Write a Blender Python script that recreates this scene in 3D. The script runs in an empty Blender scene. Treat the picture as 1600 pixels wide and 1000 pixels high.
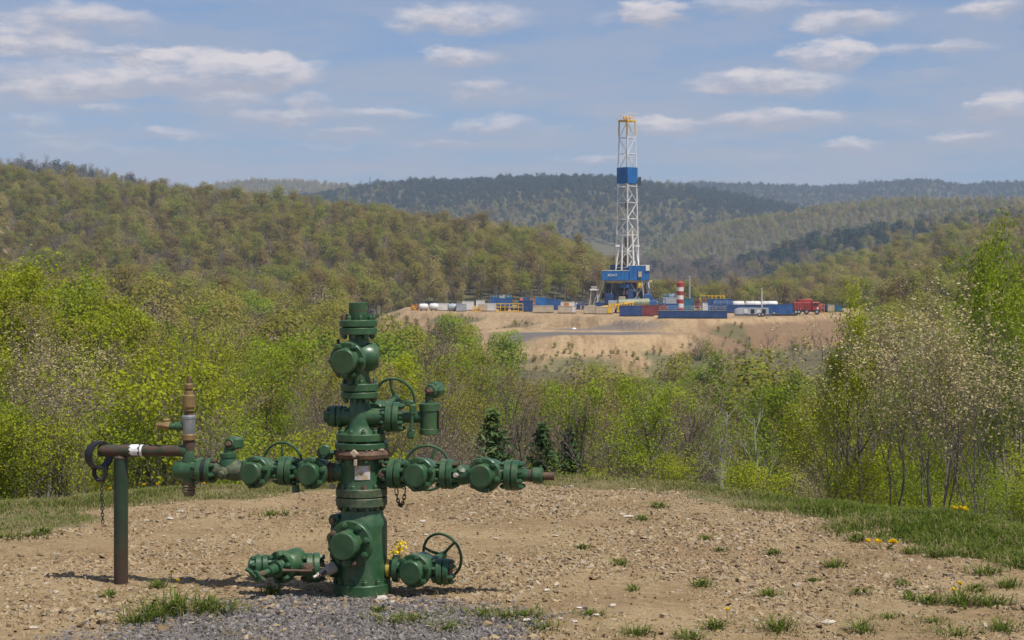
import bpy, math, random
import numpy as np
from mathutils import Vector, Matrix

R = math.radians
rng = np.random.default_rng(7)
random.seed(7)
scene = bpy.context.scene
C = scene.collection

# ------------------------------------------------------------------ camera
F = 2600.0 / 1600.0            # focal length in picture widths
EYE = 2.6                      # camera height above the well pad
HZ = 445.0                     # row of the horizon in the 1600 x 1000 photograph
cd = bpy.data.cameras.new('camera')
cam = bpy.data.objects.new('camera', cd)
C.objects.link(cam)
cam.location = (0, 0, EYE)
cam.rotation_euler = (R(90), 0, 0)
cd.sensor_width = 36.0
cd.lens = 36.0 * F
cd.shift_y = -(500.0 - HZ) / 1600.0
cd.clip_start = 0.1
cd.clip_end = 30000
cd.dof.use_dof = True
cd.dof.focus_distance = 14.0
cd.dof.aperture_fstop = 10.0
scene.camera = cam

# ------------------------------------------------------------------ light
TO_SUN = Vector((0.40, -0.34, 1.0)).normalized()
SUN_EL = math.asin(TO_SUN.z)
SUN_ROT = math.atan2(TO_SUN.x, TO_SUN.y)
sl = bpy.data.lights.new('sun', 'SUN')
sl.energy = 4.9
sl.angle = R(0.53)
sl.color = (1.0, 0.945, 0.86)
so = bpy.data.objects.new('sun', sl)
C.objects.link(so)
so.rotation_euler = TO_SUN.to_track_quat('Z', 'Y').to_euler()
so.location = (20, -20, 60)

scene.view_settings.view_transform = 'Standard'
scene.view_settings.look = 'None'
scene.view_settings.exposure = 0.12
scene.view_settings.gamma = 1.0
scene.view_settings.use_curve_mapping = False
scene.render.engine = 'CYCLES'
cy = scene.cycles
cy.max_bounces = 6
cy.diffuse_bounces = 3
cy.glossy_bounces = 3
cy.transmission_bounces = 4
cy.transparent_max_bounces = 8
cy.volume_bounces = 0
cy.use_denoising = True

world = bpy.data.worlds.new('World')
scene.world = world
world.use_nodes = True
wn, wl = world.node_tree.nodes, world.node_tree.links
wn.clear()


def wnode(t, **kw):
    n = wn.new(t)
    for k, v in kw.items():
        setattr(n, k, v)
    return n


def wmath(op, a, b=None, clamp=False):
    n = wn.new('ShaderNodeMath')
    n.operation = op
    n.use_clamp = clamp
    for i, s in enumerate((a, b)):
        if s is None:
            continue
        if isinstance(s, (int, float)):
            n.inputs[i].default_value = s
        else:
            wl.new(s, n.inputs[i])
    return n.outputs[0]


def wrange(src, a, b, c=0.0, d=1.0, smooth=True):
    n = wn.new('ShaderNodeMapRange')
    n.interpolation_type = 'SMOOTHSTEP' if smooth else 'LINEAR'
    wl.new(src, n.inputs['Value'])
    for k, v in zip(('From Min', 'From Max', 'To Min', 'To Max'), (a, b, c, d)):
        n.inputs[k].default_value = v
    return n.outputs['Result']


def wnoise(vec, scale, detail=4.0, rough=0.55):
    n = wn.new('ShaderNodeTexNoise')
    n.inputs['Scale'].default_value = scale
    n.inputs['Detail'].default_value = detail
    n.inputs['Roughness'].default_value = rough
    wl.new(vec, n.inputs['Vector'])
    return n


def wmix(fac, a, b):
    n = wn.new('ShaderNodeMix')
    n.data_type = 'RGBA'
    if isinstance(fac, (int, float)):
        n.inputs['Factor'].default_value = fac
    else:
        wl.new(fac, n.inputs['Factor'])
    for s, k in ((a, 6), (b, 7)):
        if isinstance(s, tuple):
            n.inputs[k].default_value = (*s, 1.0)
        else:
            wl.new(s, n.inputs[k])
    return n.outputs[2]


sky = wnode('ShaderNodeTexSky', sky_type='NISHITA', sun_disc=False)
sky.sun_elevation = SUN_EL
sky.sun_rotation = SUN_ROT
sky.altitude = 400
sky.air_density = 1.0
sky.dust_density = 1.2
sky.ozone_density = 2.5
SKY_STRENGTH = 0.12
tc = wnode('ShaderNodeTexCoord')
sep = wnode('ShaderNodeSeparateXYZ')
wl.new(tc.outputs['Generated'], sep.inputs[0])
az = wmath('ARCTAN2', sep.outputs[0], sep.outputs[1])
el = wmath('ARCSINE', sep.outputs[2])
comb = wnode('ShaderNodeCombineXYZ')
wl.new(az, comb.inputs[0])
wl.new(el, comb.inputs[1])
# billowing: bend the cloud field with noise
stretch = wnode('ShaderNodeVectorMath', operation='MULTIPLY')
wl.new(comb.outputs[0], stretch.inputs[0])
stretch.inputs[1].default_value = (1.0, 2.6, 1.0)
nz = wnoise(stretch.outputs[0], 42.0, 6.0, 0.62)
nz2 = wnoise(stretch.outputs[0], 13.0, 3.0, 0.5)
sub = wnode('ShaderNodeVectorMath', operation='SUBTRACT')
wl.new(nz.outputs['Color'], sub.inputs[0])
sub.inputs[1].default_value = (0.5, 0.5, 0.5)
mul = wnode('ShaderNodeVectorMath', operation='MULTIPLY')
wl.new(sub.outputs[0], mul.inputs[0])
mul.inputs[1].default_value = (0.040, 0.0165, 0.0)
sub2 = wnode('ShaderNodeVectorMath', operation='SUBTRACT')
wl.new(nz2.outputs['Color'], sub2.inputs[0])
sub2.inputs[1].default_value = (0.5, 0.5, 0.5)
mul2 = wnode('ShaderNodeVectorMath', operation='MULTIPLY')
wl.new(sub2.outputs[0], mul2.inputs[0])
mul2.inputs[1].default_value = (0.05, 0.011, 0.0)
wp0 = wnode('ShaderNodeVectorMath', operation='ADD')
wl.new(comb.outputs[0], wp0.inputs[0])
wl.new(mul.outputs[0], wp0.inputs[1])
wp = wnode('ShaderNodeVectorMath', operation='ADD')
wl.new(wp0.outputs[0], wp.inputs[0])
wl.new(mul2.outputs[0], wp.inputs[1])
# the fair-weather cumulus of that day: centre, half width and half height as columns and rows of sky, then density
CLOUDS = [
    (130, 28, 120, 26, .75), (80, 78, 130, 14, .5), (345, 103, 130, 32, 1.1), (130, 118, 190, 22, .62),
    (410, 108, 70, 26, .9), (230, 82, 60, 14, .6), (715, 25, 100, 24, .8), (715, 88, 68, 15, .85), (755, 138, 35, 14, .6),
    (355, 155, 75, 12, .55), (500, 155, 36, 13, .55), (545, 205, 50, 7, .55), (560, 176, 110, 10, .4), (250, 204, 36, 11, .6),
    (45, 186, 55, 13, .5), (765, 190, 70, 13, .7), (165, 166, 34, 9, .45), (60, 215, 90, 9, .35), (310, 212, 40, 8, .35),
    (1028, 18, 42, 19, 1.0), (1330, 32, 74, 17, .75), (1190, 4, 120, 12, .5), (1545, 10, 60, 16, .75), (1305, 80, 66, 20, 1.0),
    (1400, 74, 90, 10, .5), (1520, 68, 44, 13, .5), (1190, 123, 108, 18, 1.0), (1215, 181, 82, 17, 1.0), (1050, 192, 62, 13, .9),
    (1322, 226, 46, 12, .8), (1575, 160, 44, 18, .95), (1500, 210, 56, 10, .7), (930, 245, 56, 9, .55), (1205, 245, 40, 7, .3),
    (40, 60, 80, 16, .5), (820, 150, 30, 8, .3), (60, 140, 120, 16, .55), (200, 130, 150, 14, .45), (420, 178, 90, 9, .45), (620, 168, 60, 9, .35), (690, 222, 60, 8, .4), (860, 205, 40, 8, .3), (1120, 215, 60, 8, .3), (150, 232, 120, 7, .35), (520, 228, 90, 7, .35), (980, 30, 60, 10, .35), (1460, 110, 60, 8, .3), (1390, 185, 50, 7, .3),
]
dens = None
lift = None
for (cx, cy_, hw, hh, amp) in CLOUDS:
    u0, v0 = (cx - 800) / 2600.0, (HZ - cy_ - hh * 0.25) / 2600.0
    m = wnode('ShaderNodeMapping', vector_type='TEXTURE')
    wl.new(wp.outputs[0], m.inputs['Vector'])
    m.inputs['Location'].default_value = (math.atan(u0), math.atan(v0 * math.cos(math.atan(u0))), 0)
    m.inputs['Scale'].default_value = (hw * 1.34 / 2600.0, hh * 1.42 / 2600.0, 1.0)
    ln = wnode('ShaderNodeVectorMath', operation='DOT_PRODUCT')
    wl.new(m.outputs[0], ln.inputs[0])
    wl.new(m.outputs[0], ln.inputs[1])
    a = wmath('MULTIPLY', wmath('SUBTRACT', 1.0, ln.outputs['Value'], clamp=True), amp)
    sp = wnode('ShaderNodeSeparateXYZ')
    wl.new(m.outputs[0], sp.inputs[0])
    b = wmath('MULTIPLY', a, sp.outputs[1])
    dens = a if dens is None else wmath('ADD', dens, a)
    lift = b if lift is None else wmath('ADD', lift, b)
height_in = wmath('DIVIDE', lift, wmath('ADD', dens, 0.05))
# the same fair-weather field goes on above and beside the picture
gs = wnode('ShaderNodeVectorMath', operation='MULTIPLY')
wl.new(tc.outputs['Generated'], gs.inputs[0])
gs.inputs[1].default_value = (1.0, 1.0, 3.0)
gn = wnoise(gs.outputs[0], 4.2, 7.0, 0.56)
outside = wmath('MAXIMUM', wrange(el, 0.168, 0.23), wrange(wmath('ABSOLUTE', az), 0.33, 0.42))
gen = wmath('MULTIPLY', wrange(gn.outputs['Fac'], 0.52, 0.68, 0.0, 0.8), outside)
# thin veil of stretched grey cloud low in the sky
vs = wnode('ShaderNodeVectorMath', operation='MULTIPLY')
wl.new(wp0.outputs[0], vs.inputs[0])
vs.inputs[1].default_value = (1.0, 7.0, 1.0)
vn = wnoise(vs.outputs[0], 8.0, 5.0, 0.55)
veil = wrange(vn.outputs['Fac'], 0.30, 0.62, 0.22, 0.92)
lowness = wrange(el, 0.03, 0.22, 1.0, 0.35)
veil = wmath('MULTIPLY', veil, lowness)
cmask = wrange(dens, 0.06, 0.80, 0.0, 0.95)
cmask = wmath('MULTIPLY', cmask, wrange(nz.outputs['Fac'], 0.26, 0.60, 0.45, 1.0))
cmask = wmath('MAXIMUM', cmask, gen, clamp=True)
shade = wrange(wmath('ADD', height_in, wmath('MULTIPLY', wmath('SUBTRACT', nz.outputs['Fac'], 0.5), 1.6)), -0.45, 0.55)
tint = wmix(1.0, (1, 1, 1), (1, 1, 1))
mt = wn.new('ShaderNodeMix')
mt.data_type = 'RGBA'
mt.blend_type = 'MULTIPLY'
mt.inputs['Factor'].default_value = 1.0
wl.new(sky.outputs[0], mt.inputs[6])
mt.inputs[7].default_value = (0.49, 0.655, 0.85, 1.0)
skyc = mt.outputs[2]
CLOUD_LIT = (6.5, 5.9, 5.8)
CLOUD_BASE = (3.6, 3.52, 3.95)
ccol = wmix(shade, CLOUD_BASE, CLOUD_LIT)
col = wmix(veil, skyc, (3.5, 3.5, 3.95))
col = wmix(cmask, col, ccol)
bg = wnode('ShaderNodeBackground')
wl.new(col, bg.inputs['Color'])
bg.inputs['Strength'].default_value = SKY_STRENGTH
wo = wnode('ShaderNodeOutputWorld')
wl.new(bg.outputs[0], wo.inputs['Surface'])


# ------------------------------------------------------------------ helpers
def at(px, py, Y):
    """The place in the world that the photograph shows at column px, row py, Y metres away."""
    return Vector(((px - 800.0) / 2600.0 * Y, Y, EYE - (py - HZ) / 2600.0 * Y))


def tag(o, label=None, cat=None, group=None, kind=None):
    if label: o['label'] = label
    if cat: o['category'] = cat
    if group: o['group'] = group
    if kind: o['kind'] = kind
    return o


def empty(name, loc, label=None, cat=None, group=None, rz=0.0):
    o = bpy.data.objects.new(name, None)
    C.objects.link(o)
    o.location = loc
    o.rotation_euler = (0, 0, rz)
    o.empty_display_size = 0.2
    return tag(o, label, cat, group)


def link(name, me, parent=None, loc=(0, 0, 0)):
    o = bpy.data.objects.new(name, me)
    C.objects.link(o)
    o.location = loc
    if parent is not None:
        o.parent = parent
    return o


def mesh_arrays(name, verts, faces, mat=None, tint=None, smooth=False, mat_idx=None, mats=None):
    """faces: (n,3) or (n,4) int array, or a list of such arrays."""
    me = bpy.data.meshes.new(name)
    fl = faces if isinstance(faces, list) else [faces]
    fl = [np.asarray(f, dtype=np.int32) for f in fl if len(f)]
    verts = np.asarray(verts, dtype=np.float32)
    me.vertices.add(len(verts))
    me.vertices.foreach_set('co', verts.ravel())
    nl = sum(f.size for f in fl)
    nf = sum(len(f) for f in fl)
    me.loops.add(nl)
    me.loops.foreach_set('vertex_index', np.concatenate([f.ravel() for f in fl]))
    me.polygons.add(nf)
    tot = np.concatenate([np.full(len(f), f.shape[1], dtype=np.int32) for f in fl])
    start = np.concatenate(([0], np.cumsum(tot)[:-1])).astype(np.int32)
    me.polygons.foreach_set('loop_start', start)
    try:
        me.polygons.foreach_set('loop_total', tot)
    except Exception:
        pass
    me.polygons.foreach_set('use_smooth', np.full(nf, bool(smooth)))
    for m in (mats or ([mat] if mat else [])):
        me.materials.append(m)
    if mat_idx is not None:
        me.polygons.foreach_set('material_index', np.asarray(mat_idx, dtype=np.int32))
    if tint is not None:
        a = me.attributes.new('tint', 'FLOAT', 'FACE')
        a.data.foreach_set('value', np.asarray(tint, dtype=np.float32))
    me.update(calc_edges=True)
    me.validate()
    return me


def perp(axis):
    a = Vector(axis).normalized()
    ref = Vector((0, 0, 1)) if abs(a.z) < 0.9 else Vector((1, 0, 0))
    e1 = a.cross(ref).normalized()
    return a, e1, a.cross(e1).normalized()


class MB:
    def __init__(self):
        self.v, self.f, self.m = [], [], []
        self.cur = 0

    def _add(self, v, f):
        n = len(self.v)
        self.v += [tuple(p) for p in v]
        self.f += [tuple(i + n for i in q) for q in f]
        self.m += [self.cur] * len(f)
        return self

    def lathe(self, p0, axis, prof, seg=28):
        a, e1, e2 = perp(axis)
        p0 = Vector(p0)
        v, f = [], []
        for (t, r) in prof:
            for k in range(seg):
                th = 2 * math.pi * k / seg
                v.append(p0 + a * t + (e1 * math.cos(th) + e2 * math.sin(th)) * max(r, 1e-5))
        for i in range(len(prof) - 1):
            for k in range(seg):
                k2 = (k + 1) % seg
                f.append((i * seg + k, i * seg + k2, (i + 1) * seg + k2, (i + 1) * seg + k))
        if prof[0][1] > 1e-4:
            f.append(tuple(reversed(range(seg))))
        if prof[-1][1] > 1e-4:
            n = (len(prof) - 1) * seg
            f.append(tuple(range(n, n + seg)))
        return self._add(v, f)

    def disc(self, p0, axis, t0, t1, r, ch=None, seg=28):
        c = ch if ch is not None else min(0.012, r * 0.12, abs(t1 - t0) * 0.3)
        return self.lathe(p0, axis, [(t0, r - c), (t0 + c, r), (t1 - c, r), (t1, r - c)], seg)

    def tube(self, pts, r, sides=8, closed=False):
        pts = [Vector(p) for p in pts]
        n = len(pts)
        rr = r if isinstance(r, (list, tuple)) else [r] * n
        v, f = [], []
        prev = None
        for i, p in enumerate(pts):
            if closed:
                d = (pts[(i + 1) % n] - pts[i - 1]).normalized()
            else:
                d = (pts[min(i + 1, n - 1)] - pts[max(i - 1, 0)]).normalized()
            if prev is None:
                _, e1, _e = perp(d)
            else:
                e1 = (prev - d * prev.dot(d))
                e1 = e1.normalized() if e1.length > 1e-6 else perp(d)[1]
            prev = e1
            e2 = d.cross(e1)
            for k in range(sides):
                th = 2 * math.pi * k / sides
                v.append(p + (e1 * math.cos(th) + e2 * math.sin(th)) * rr[i])
        m = n if closed else n - 1
        for i in range(m):
            j = (i + 1) % n
            for k in range(sides):
                k2 = (k + 1) % sides
                f.append((i * sides + k, i * sides + k2, j * sides + k2, j * sides + k))
        if not closed:
            f.append(tuple(reversed(range(sides))))
            f.append(tuple(range((n - 1) * sides, n * sides)))
        return self._add(v, f)

    def box(self, c, s, rz=0.0, bev=0.0, rot=None):
        M = rot if rot is not None else Matrix.Rotation(rz, 3, 'Z')
        hx, hy, hz = s[0] / 2, s[1] / 2, s[2] / 2
        c = Vector(c)
        if bev <= 0:
            v = [c + M @ Vector((x * hx, y * hy, z * hz)) for z in (-1, 1) for y in (-1, 1) for x in (-1, 1)]
            f = [(0, 2, 3, 1), (4, 5, 7, 6), (0, 1, 5, 4), (2, 6, 7, 3), (0, 4, 6, 2), (1, 3, 7, 5)]
            return self._add(v, f)
        b = min(bev, hx * .9, hy * .9, hz * .9)
        ring = [(-hx + b, -hy), (hx - b, -hy), (hx, -hy + b), (hx, hy - b), (hx - b, hy), (-hx + b, hy), (-hx, hy - b), (-hx, -hy + b)]
        v, f = [], []
        for (z, ins) in ((-hz, b), (-hz + b, 0), (hz - b, 0), (hz, b)):
            for (x, y) in ring:
                sx = x * (hx - ins) / hx
                sy = y * (hy - ins) / hy
                v.append(c + M @ Vector((sx, sy, z)))
        for i in range(3):
            for k in range(8):
                k2 = (k + 1) % 8
                f.append((i * 8 + k, i * 8 + k2, (i + 1) * 8 + k2, (i + 1) * 8 + k))
        f.append(tuple(reversed(range(8))))
        f.append(tuple(range(24, 32)))
        return self._add(v, f)

    def bar(self, a, b, w, sides=4):
        return self.tube([a, b], w, sides)

    def torus(self, c, axis, Rm, r, n=40, sides=8):
        a, e1, e2 = perp(axis)
        c = Vector(c)
        pts = [c + (e1 * math.cos(2 * math.pi * k / n) + e2 * math.sin(2 * math.pi * k / n)) * Rm for k in range(n)]
        return self.tube(pts, r, sides, closed=True)

    def mesh(self, name, mat, org=(0, 0, 0), smooth=True, angle=35):
        me = bpy.data.meshes.new(name)
        o = Vector(org)
        me.from_pydata([(x - o.x, y - o.y, z - o.z) for (x, y, z) in self.v], [], self.f)
        for m in (mat if isinstance(mat, (list, tuple)) else [mat]):
            me.materials.append(m)
        if any(self.m):
            me.polygons.foreach_set('material_index', self.m)
        if smooth:
            me.polygons.foreach_set('use_smooth', [True] * len(me.polygons))
            me.set_sharp_from_angle(angle=R(angle))
        me.update()
        return me

    def build(self, name, mat, parent=None, org=None, smooth=True, angle=35):
        """Points are world places; a part is stored relative to the root it belongs to."""
        if org is None:
            p = parent
            org = Vector((0, 0, 0))
            while p is not None:
                org = org + p.location
                p = p.parent
        return link(name, self.mesh(name, mat, org, smooth, angle), parent)


# ------------------------------------------------------------------ materials
def new_mat(name):
    m = bpy.data.materials.new(name)
    m.use_nodes = True
    nt = m.node_tree
    b = nt.nodes['Principled BSDF']
    return m, nt, b


def nd(nt, t, **kw):
    n = nt.nodes.new(t)
    for k, v in kw.items():
        setattr(n, k, v)
    return n


def mixc(nt, fac, a, b, mode='MIX'):
    n = nd(nt, 'ShaderNodeMix', data_type='RGBA', blend_type=mode)
    for s, k in ((fac, 0), (a, 6), (b, 7)):
        if isinstance(s, (int, float)):
            n.inputs[k].default_value = s
        elif isinstance(s, tuple):
            n.inputs[k].default_value = (*s, 1.0)
        else:
            nt.links.new(s, n.inputs[k])
    return n.outputs[2]


def noise(nt, scale, detail=4.0, rough=0.55, vec=None, dist=0.0):
    n = nd(nt, 'ShaderNodeTexNoise')
    n.inputs['Scale'].default_value = scale
    n.inputs['Detail'].default_value = detail
    n.inputs['Roughness'].default_value = rough
    n.inputs['Distortion'].default_value = dist
    if vec is not None:
        nt.links.new(vec, n.inputs['Vector'])
    return n


def rangen(nt, src, a, b, c=0.0, d=1.0):
    n = nd(nt, 'ShaderNodeMapRange', interpolation_type='SMOOTHSTEP')
    nt.links.new(src, n.inputs['Value'])
    for k, v in zip(('From Min', 'From Max', 'To Min', 'To Max'), (a, b, c, d)):
        n.inputs[k].default_value = v
    return n.outputs['Result']


def mathn(nt, op, a, b=None):
    n = nd(nt, 'ShaderNodeMath', operation=op)
    for i, s in enumerate((a, b)):
        if s is None: continue
        if isinstance(s, (int, float)):
            n.inputs[i].default_value = s
        else:
            nt.links.new(s, n.inputs[i])
    return n.outputs[0]


def objpos(nt):
    return nd(nt, 'ShaderNodeNewGeometry').outputs['Position']


def bump(nt, b, h, strength=0.4, dist=0.02):
    n = nd(nt, 'ShaderNodeBump')
    n.inputs['Strength'].default_value = strength
    n.inputs['Distance'].default_value = dist
    nt.links.new(h, n.inputs['Height'])
    nt.links.new(n.outputs[0], b.inputs['Normal'])


def paint(name, col, rough=0.35, dust=0.25, dustcol=(0.30, 0.23, 0.15), chips=0.0, chipcol=(0.10, 0.05, 0.025), scale=9.0, coat=0.0, metallic=0.0, dust_up=True, streaks=0.0, faded=None, foot=None):
    m, nt, b = new_mat(name)
    pos = objpos(nt)
    n1 = noise(nt, scale, 5, 0.6, pos)
    n2 = noise(nt, scale * 5, 4, 0.65, pos)
    c = mixc(nt, rangen(nt, n1.outputs['Fac'], 0.3, 0.7), tuple(x * 0.82 for x in col), tuple(min(1, x * 1.18) for x in col))
    if streaks > 0:
        mp_ = nd(nt, 'ShaderNodeMapping')
        mp_.inputs['Scale'].default_value = (38, 38, 2.6)
        nt.links.new(pos, mp_.inputs['Vector'])
        ns_ = noise(nt, 1.0, 4, 0.6, mp_.outputs[0])
        nl_ = noise(nt, 3.0, 3, 0.5, pos)
        k_ = mathn(nt, 'MULTIPLY', mathn(nt, 'MULTIPLY', rangen(nt, ns_.outputs['Fac'], .54, .70), rangen(nt, nl_.outputs['Fac'], .42, .62)), streaks)
        c = mixc(nt, k_, c, (0.060, 0.050, 0.026))
    if foot:      # rust creeping up from the soil
        sz_ = nd(nt, 'ShaderNodeSeparateXYZ')
        nt.links.new(pos, sz_.inputs[0])
        hz_ = mathn(nt, 'ADD', sz_.outputs[2], mathn(nt, 'MULTIPLY', n1.outputs['Fac'], 0.5))
        c = mixc(nt, rangen(nt, hz_, 0.35, 0.95, 0.9, 0.0), c, foot)
    if faded:
        nf_ = noise(nt, 6.0, 5, 0.65, pos)
        c = mixc(nt, rangen(nt, nf_.outputs['Fac'], .50, .70, 0, .6), c, faded)
    if dust > 0:
        d = mathn(nt, 'MULTIPLY', rangen(nt, n1.outputs['Fac'], 0.40, 0.72), rangen(nt, n2.outputs['Fac'], 0.3, 0.7))
        if dust_up:
            g = nd(nt, 'ShaderNodeNewGeometry')
            s = nd(nt, 'ShaderNodeSeparateXYZ')
            nt.links.new(g.outputs['Normal'], s.inputs[0])
            d = mathn(nt, 'MULTIPLY', d, rangen(nt, s.outputs[2], -0.3, 0.9, 0.35, 1.0))
        d = mathn(nt, 'MULTIPLY', d, dust)
        c = mixc(nt, d, c, dustcol)
    rgh = None
    if chips > 0:
        n3 = noise(nt, scale * 2.6, 6, 0.7, pos)
        k = rangen(nt, n3.outputs['Fac'], 0.70 - 0.12 * chips, 0.73 - 0.10 * chips)
        c = mixc(nt, k, c, chipcol)
        rgh = mathn(nt, 'ADD', mathn(nt, 'MULTIPLY', k, 0.4), rough)
    nt.links.new(c, b.inputs['Base Color'])
    r0 = rangen(nt, n2.outputs['Fac'], 0.25, 0.75, rough * 0.8, min(1, rough * 1.3))
    nt.links.new(rgh if rgh is not None else r0, b.inputs['Roughness'])
    b.inputs['Metallic'].default_value = metallic
    b.inputs['Coat Weight'].default_value = coat
    b.inputs['Coat Roughness'].default_value = 0.2
    bump(nt, b, n2.outputs['Fac'], 0.12, 0.004)
    return m


M = {}
M['green'] = paint('green_enamel', (0.026, 0.086, 0.034), 0.38, 0.36, chips=0.85, chipcol=(0.085, 0.070, 0.04), coat=0.07, streaks=0.6, faded=(0.030, 0.090, 0.040))
M['green_worn'] = paint('weathered_green_enamel', (0.045, 0.080, 0.042), 0.5, 1.0, (0.23, 0.19, 0.12), chips=1.2, chipcol=(0.17, 0.11, 0.055), scale=12)
M['dark_post'] = paint('dark_green_pipe_paint', (0.018, 0.044, 0.022), 0.5, 0.4, (0.075, 0.050, 0.032), chips=0.9, chipcol=(0.040, 0.026, 0.018), scale=7, dust_up=False, foot=(0.060, 0.034, 0.022))
M['rusty_green'] = paint('rust_spotted_green_pipe', (0.028, 0.050, 0.030), 0.55, 1.0, (0.10, 0.055, 0.04), chips=1.8, chipcol=(0.10, 0.048, 0.032), scale=11, dust_up=False)
M['rust'] = paint('rust', (0.095, 0.056, 0.036), 0.8, 0.6, (0.18, 0.11, 0.06), scale=30, dust_up=False)
M['rust_ring'] = paint('rusty_clamp_steel', (0.10, 0.06, 0.035), 0.7, 0.9, (0.26, 0.12, 0.05), chips=1.0, chipcol=(0.03, 0.045, 0.025), scale=16, dust_up=False)
M['chalk'] = paint('chalky_deposit', (0.42, 0.33, 0.24), 0.9, 0.7, (0.16, 0.10, 0.06), scale=40, dust_up=False)
M['brass'] = paint('brass', (0.27, 0.18, 0.075), 0.5, 0.7, (0.15, 0.10, 0.055), scale=20, metallic=0.35, dust_up=False)
M['galv'] = paint('galvanised_steel', (0.33, 0.35, 0.37), 0.45, 0.4, (0.2, 0.18, 0.15), scale=25, metallic=0.6, dust_up=False)
M['pale_steel'] = paint('chalky_steel_fitting', (0.45, 0.41, 0.36), 0.55, 0.6, (0.2, 0.14, 0.09), scale=25, metallic=0.3, dust_up=False)
M['rubber'] = paint('black_rubber', (0.014, 0.014, 0.016), 0.55, 0.25, (0.08, 0.075, 0.07), scale=14)
M['iron'] = paint('dark_chain_iron', (0.035, 0.028, 0.022), 0.6, 0.5, (0.12, 0.08, 0.05), scale=30, dust_up=False)
M['tape'] = paint('white_tape', (0.72, 0.72, 0.72), 0.6, 0.3, (0.4, 0.36, 0.3), scale=30, dust_up=False)
M['hazard_yellow'] = paint('yellow_band', (0.50, 0.36, 0.03), 0.5, 0.5, scale=20)
M['cloth'] = paint('brown_wrapping', (0.20, 0.15, 0.09), 0.95, 0.8, (0.10, 0.06, 0.03), scale=28, dust_up=False)


def far_paint(name, col, rough=0.5, dust=0.35):
    return paint(name, col, rough, dust, (0.32, 0.25, 0.17), scale=0.6)


M['rig_blue'] = far_paint('rig_blue', (0.008, 0.125, 0.36), dust=0.12)
M['deep_blue'] = far_paint('deep_blue', (0.016, 0.055, 0.17), dust=0.25)
M['teal'] = far_paint('teal_blue', (0.02, 0.13, 0.22))
M['mid_blue'] = far_paint('mid_blue', (0.02, 0.09, 0.27), dust=0.15)
M['rig_white'] = far_paint('rig_white', (0.74, 0.72, 0.68), dust=0.2)
M['tank_white'] = far_paint('tank_white', (0.66, 0.64, 0.61))
M['beige'] = far_paint('beige_steel', (0.50, 0.41, 0.29))
M['rig_yellow'] = far_paint('rig_yellow', (0.72, 0.44, 0.015), dust=0.08)
M['red'] = far_paint('red_paint', (0.36, 0.035, 0.03), dust=0.3)
M['dark_red'] = far_paint('dark_red_paint', (0.20, 0.035, 0.035))
M['grey'] = far_paint('grey_steel', (0.36, 0.39, 0.42))
M['dark'] = far_paint('dark_steel', (0.055, 0.060, 0.066), dust=0.35)
M['olive'] = far_paint('olive_top', (0.22, 0.23, 0.14))
M['orange'] = far_paint('orange_paint', (0.55, 0.20, 0.02))
M['tyre'] = far_paint('tyre_rubber', (0.02, 0.02, 0.02), 0.9)
M['glass'] = paint('dark_glass', (0.03, 0.04, 0.05), 0.1, 0.0)


def leaf_mat(name, cols, dark=None, transl=0.35, rough=0.6, var=0.5):
    """cols: a short list of leaf colours; each face picks one by its own number, each tree leans one way."""
    m, nt, b = new_mat(name)
    at_ = nd(nt, 'ShaderNodeAttribute', attribute_name='tint')
    oi = nd(nt, 'ShaderNodeObjectInfo')
    f = mathn(nt, 'ADD', mathn(nt, 'MULTIPLY', at_.outputs['Fac'], 1.0 - var), mathn(nt, 'MULTIPLY', oi.outputs['Random'], var))
    cr = nd(nt, 'ShaderNodeValToRGB')
    e = cr.color_ramp.elements
    while len(e) < len(cols):
        e.new(0.5)
    for i, c in enumerate(cols):
        e[i].position = i / (len(cols) - 1) if len(cols) > 1 else 0
        e[i].color = (*c, 1)
    nt.links.new(f, cr.inputs[0])
    out = nt.nodes['Material Output']
    nt.nodes.remove(b)
    d = nd(nt, 'ShaderNodeBsdfDiffuse')
    t = nd(nt, 'ShaderNodeBsdfTranslucent')
    mx = nd(nt, 'ShaderNodeMixShader')
    mx.inputs[0].default_value = transl
    nt.links.new(cr.outputs[0], d.inputs[0])
    nt.links.new(cr.outputs[0], t.inputs[0])
    nt.links.new(d.outputs[0], mx.inputs[1])
    nt.links.new(t.outputs[0], mx.inputs[2])
    nt.links.new(mx.outputs[0], out.inputs['Surface'])
    return m


def bark_mat(name, a, b_):
    m, nt, b = new_mat(name)
    pos = nd(nt, 'ShaderNodeTexCoord').outputs['Object']
    n = noise(nt, 9.0, 5, 0.65, pos)
    nt.links.new(mixc(nt, n.outputs['Fac'], a, b_), b.inputs['Base Color'])
    b.inputs['Roughness'].default_value = 0.9
    return m


M['bark'] = bark_mat('grey_bark', (0.10, 0.083, 0.066), (0.26, 0.225, 0.185))
M['bark_dark'] = bark_mat('dark_bark', (0.035, 0.03, 0.025), (0.11, 0.09, 0.07))
M['bark_pale'] = bark_mat('pale_bark', (0.22, 0.20, 0.17), (0.42, 0.39, 0.34))
M['leaf_lime'] = leaf_mat('lime_leaves', [(0.198, 0.223, 0.018), (0.275, 0.305, 0.023), (0.363, 0.393, 0.030), (0.345, 0.407, 0.040)], var=0.4, transl=0.4)
M['leaf_fresh'] = leaf_mat('fresh_green_leaves', [(0.122, 0.181, 0.021), (0.201, 0.273, 0.026), (0.302, 0.372, 0.032), (0.344, 0.427, 0.045)], var=0.5, transl=0.4)
M['leaf_olive'] = leaf_mat('olive_leaves', [(0.165, 0.149, 0.035), (0.249, 0.227, 0.042), (0.332, 0.306, 0.050), (0.275, 0.288, 0.050)], var=0.5, transl=0.36)
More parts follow.
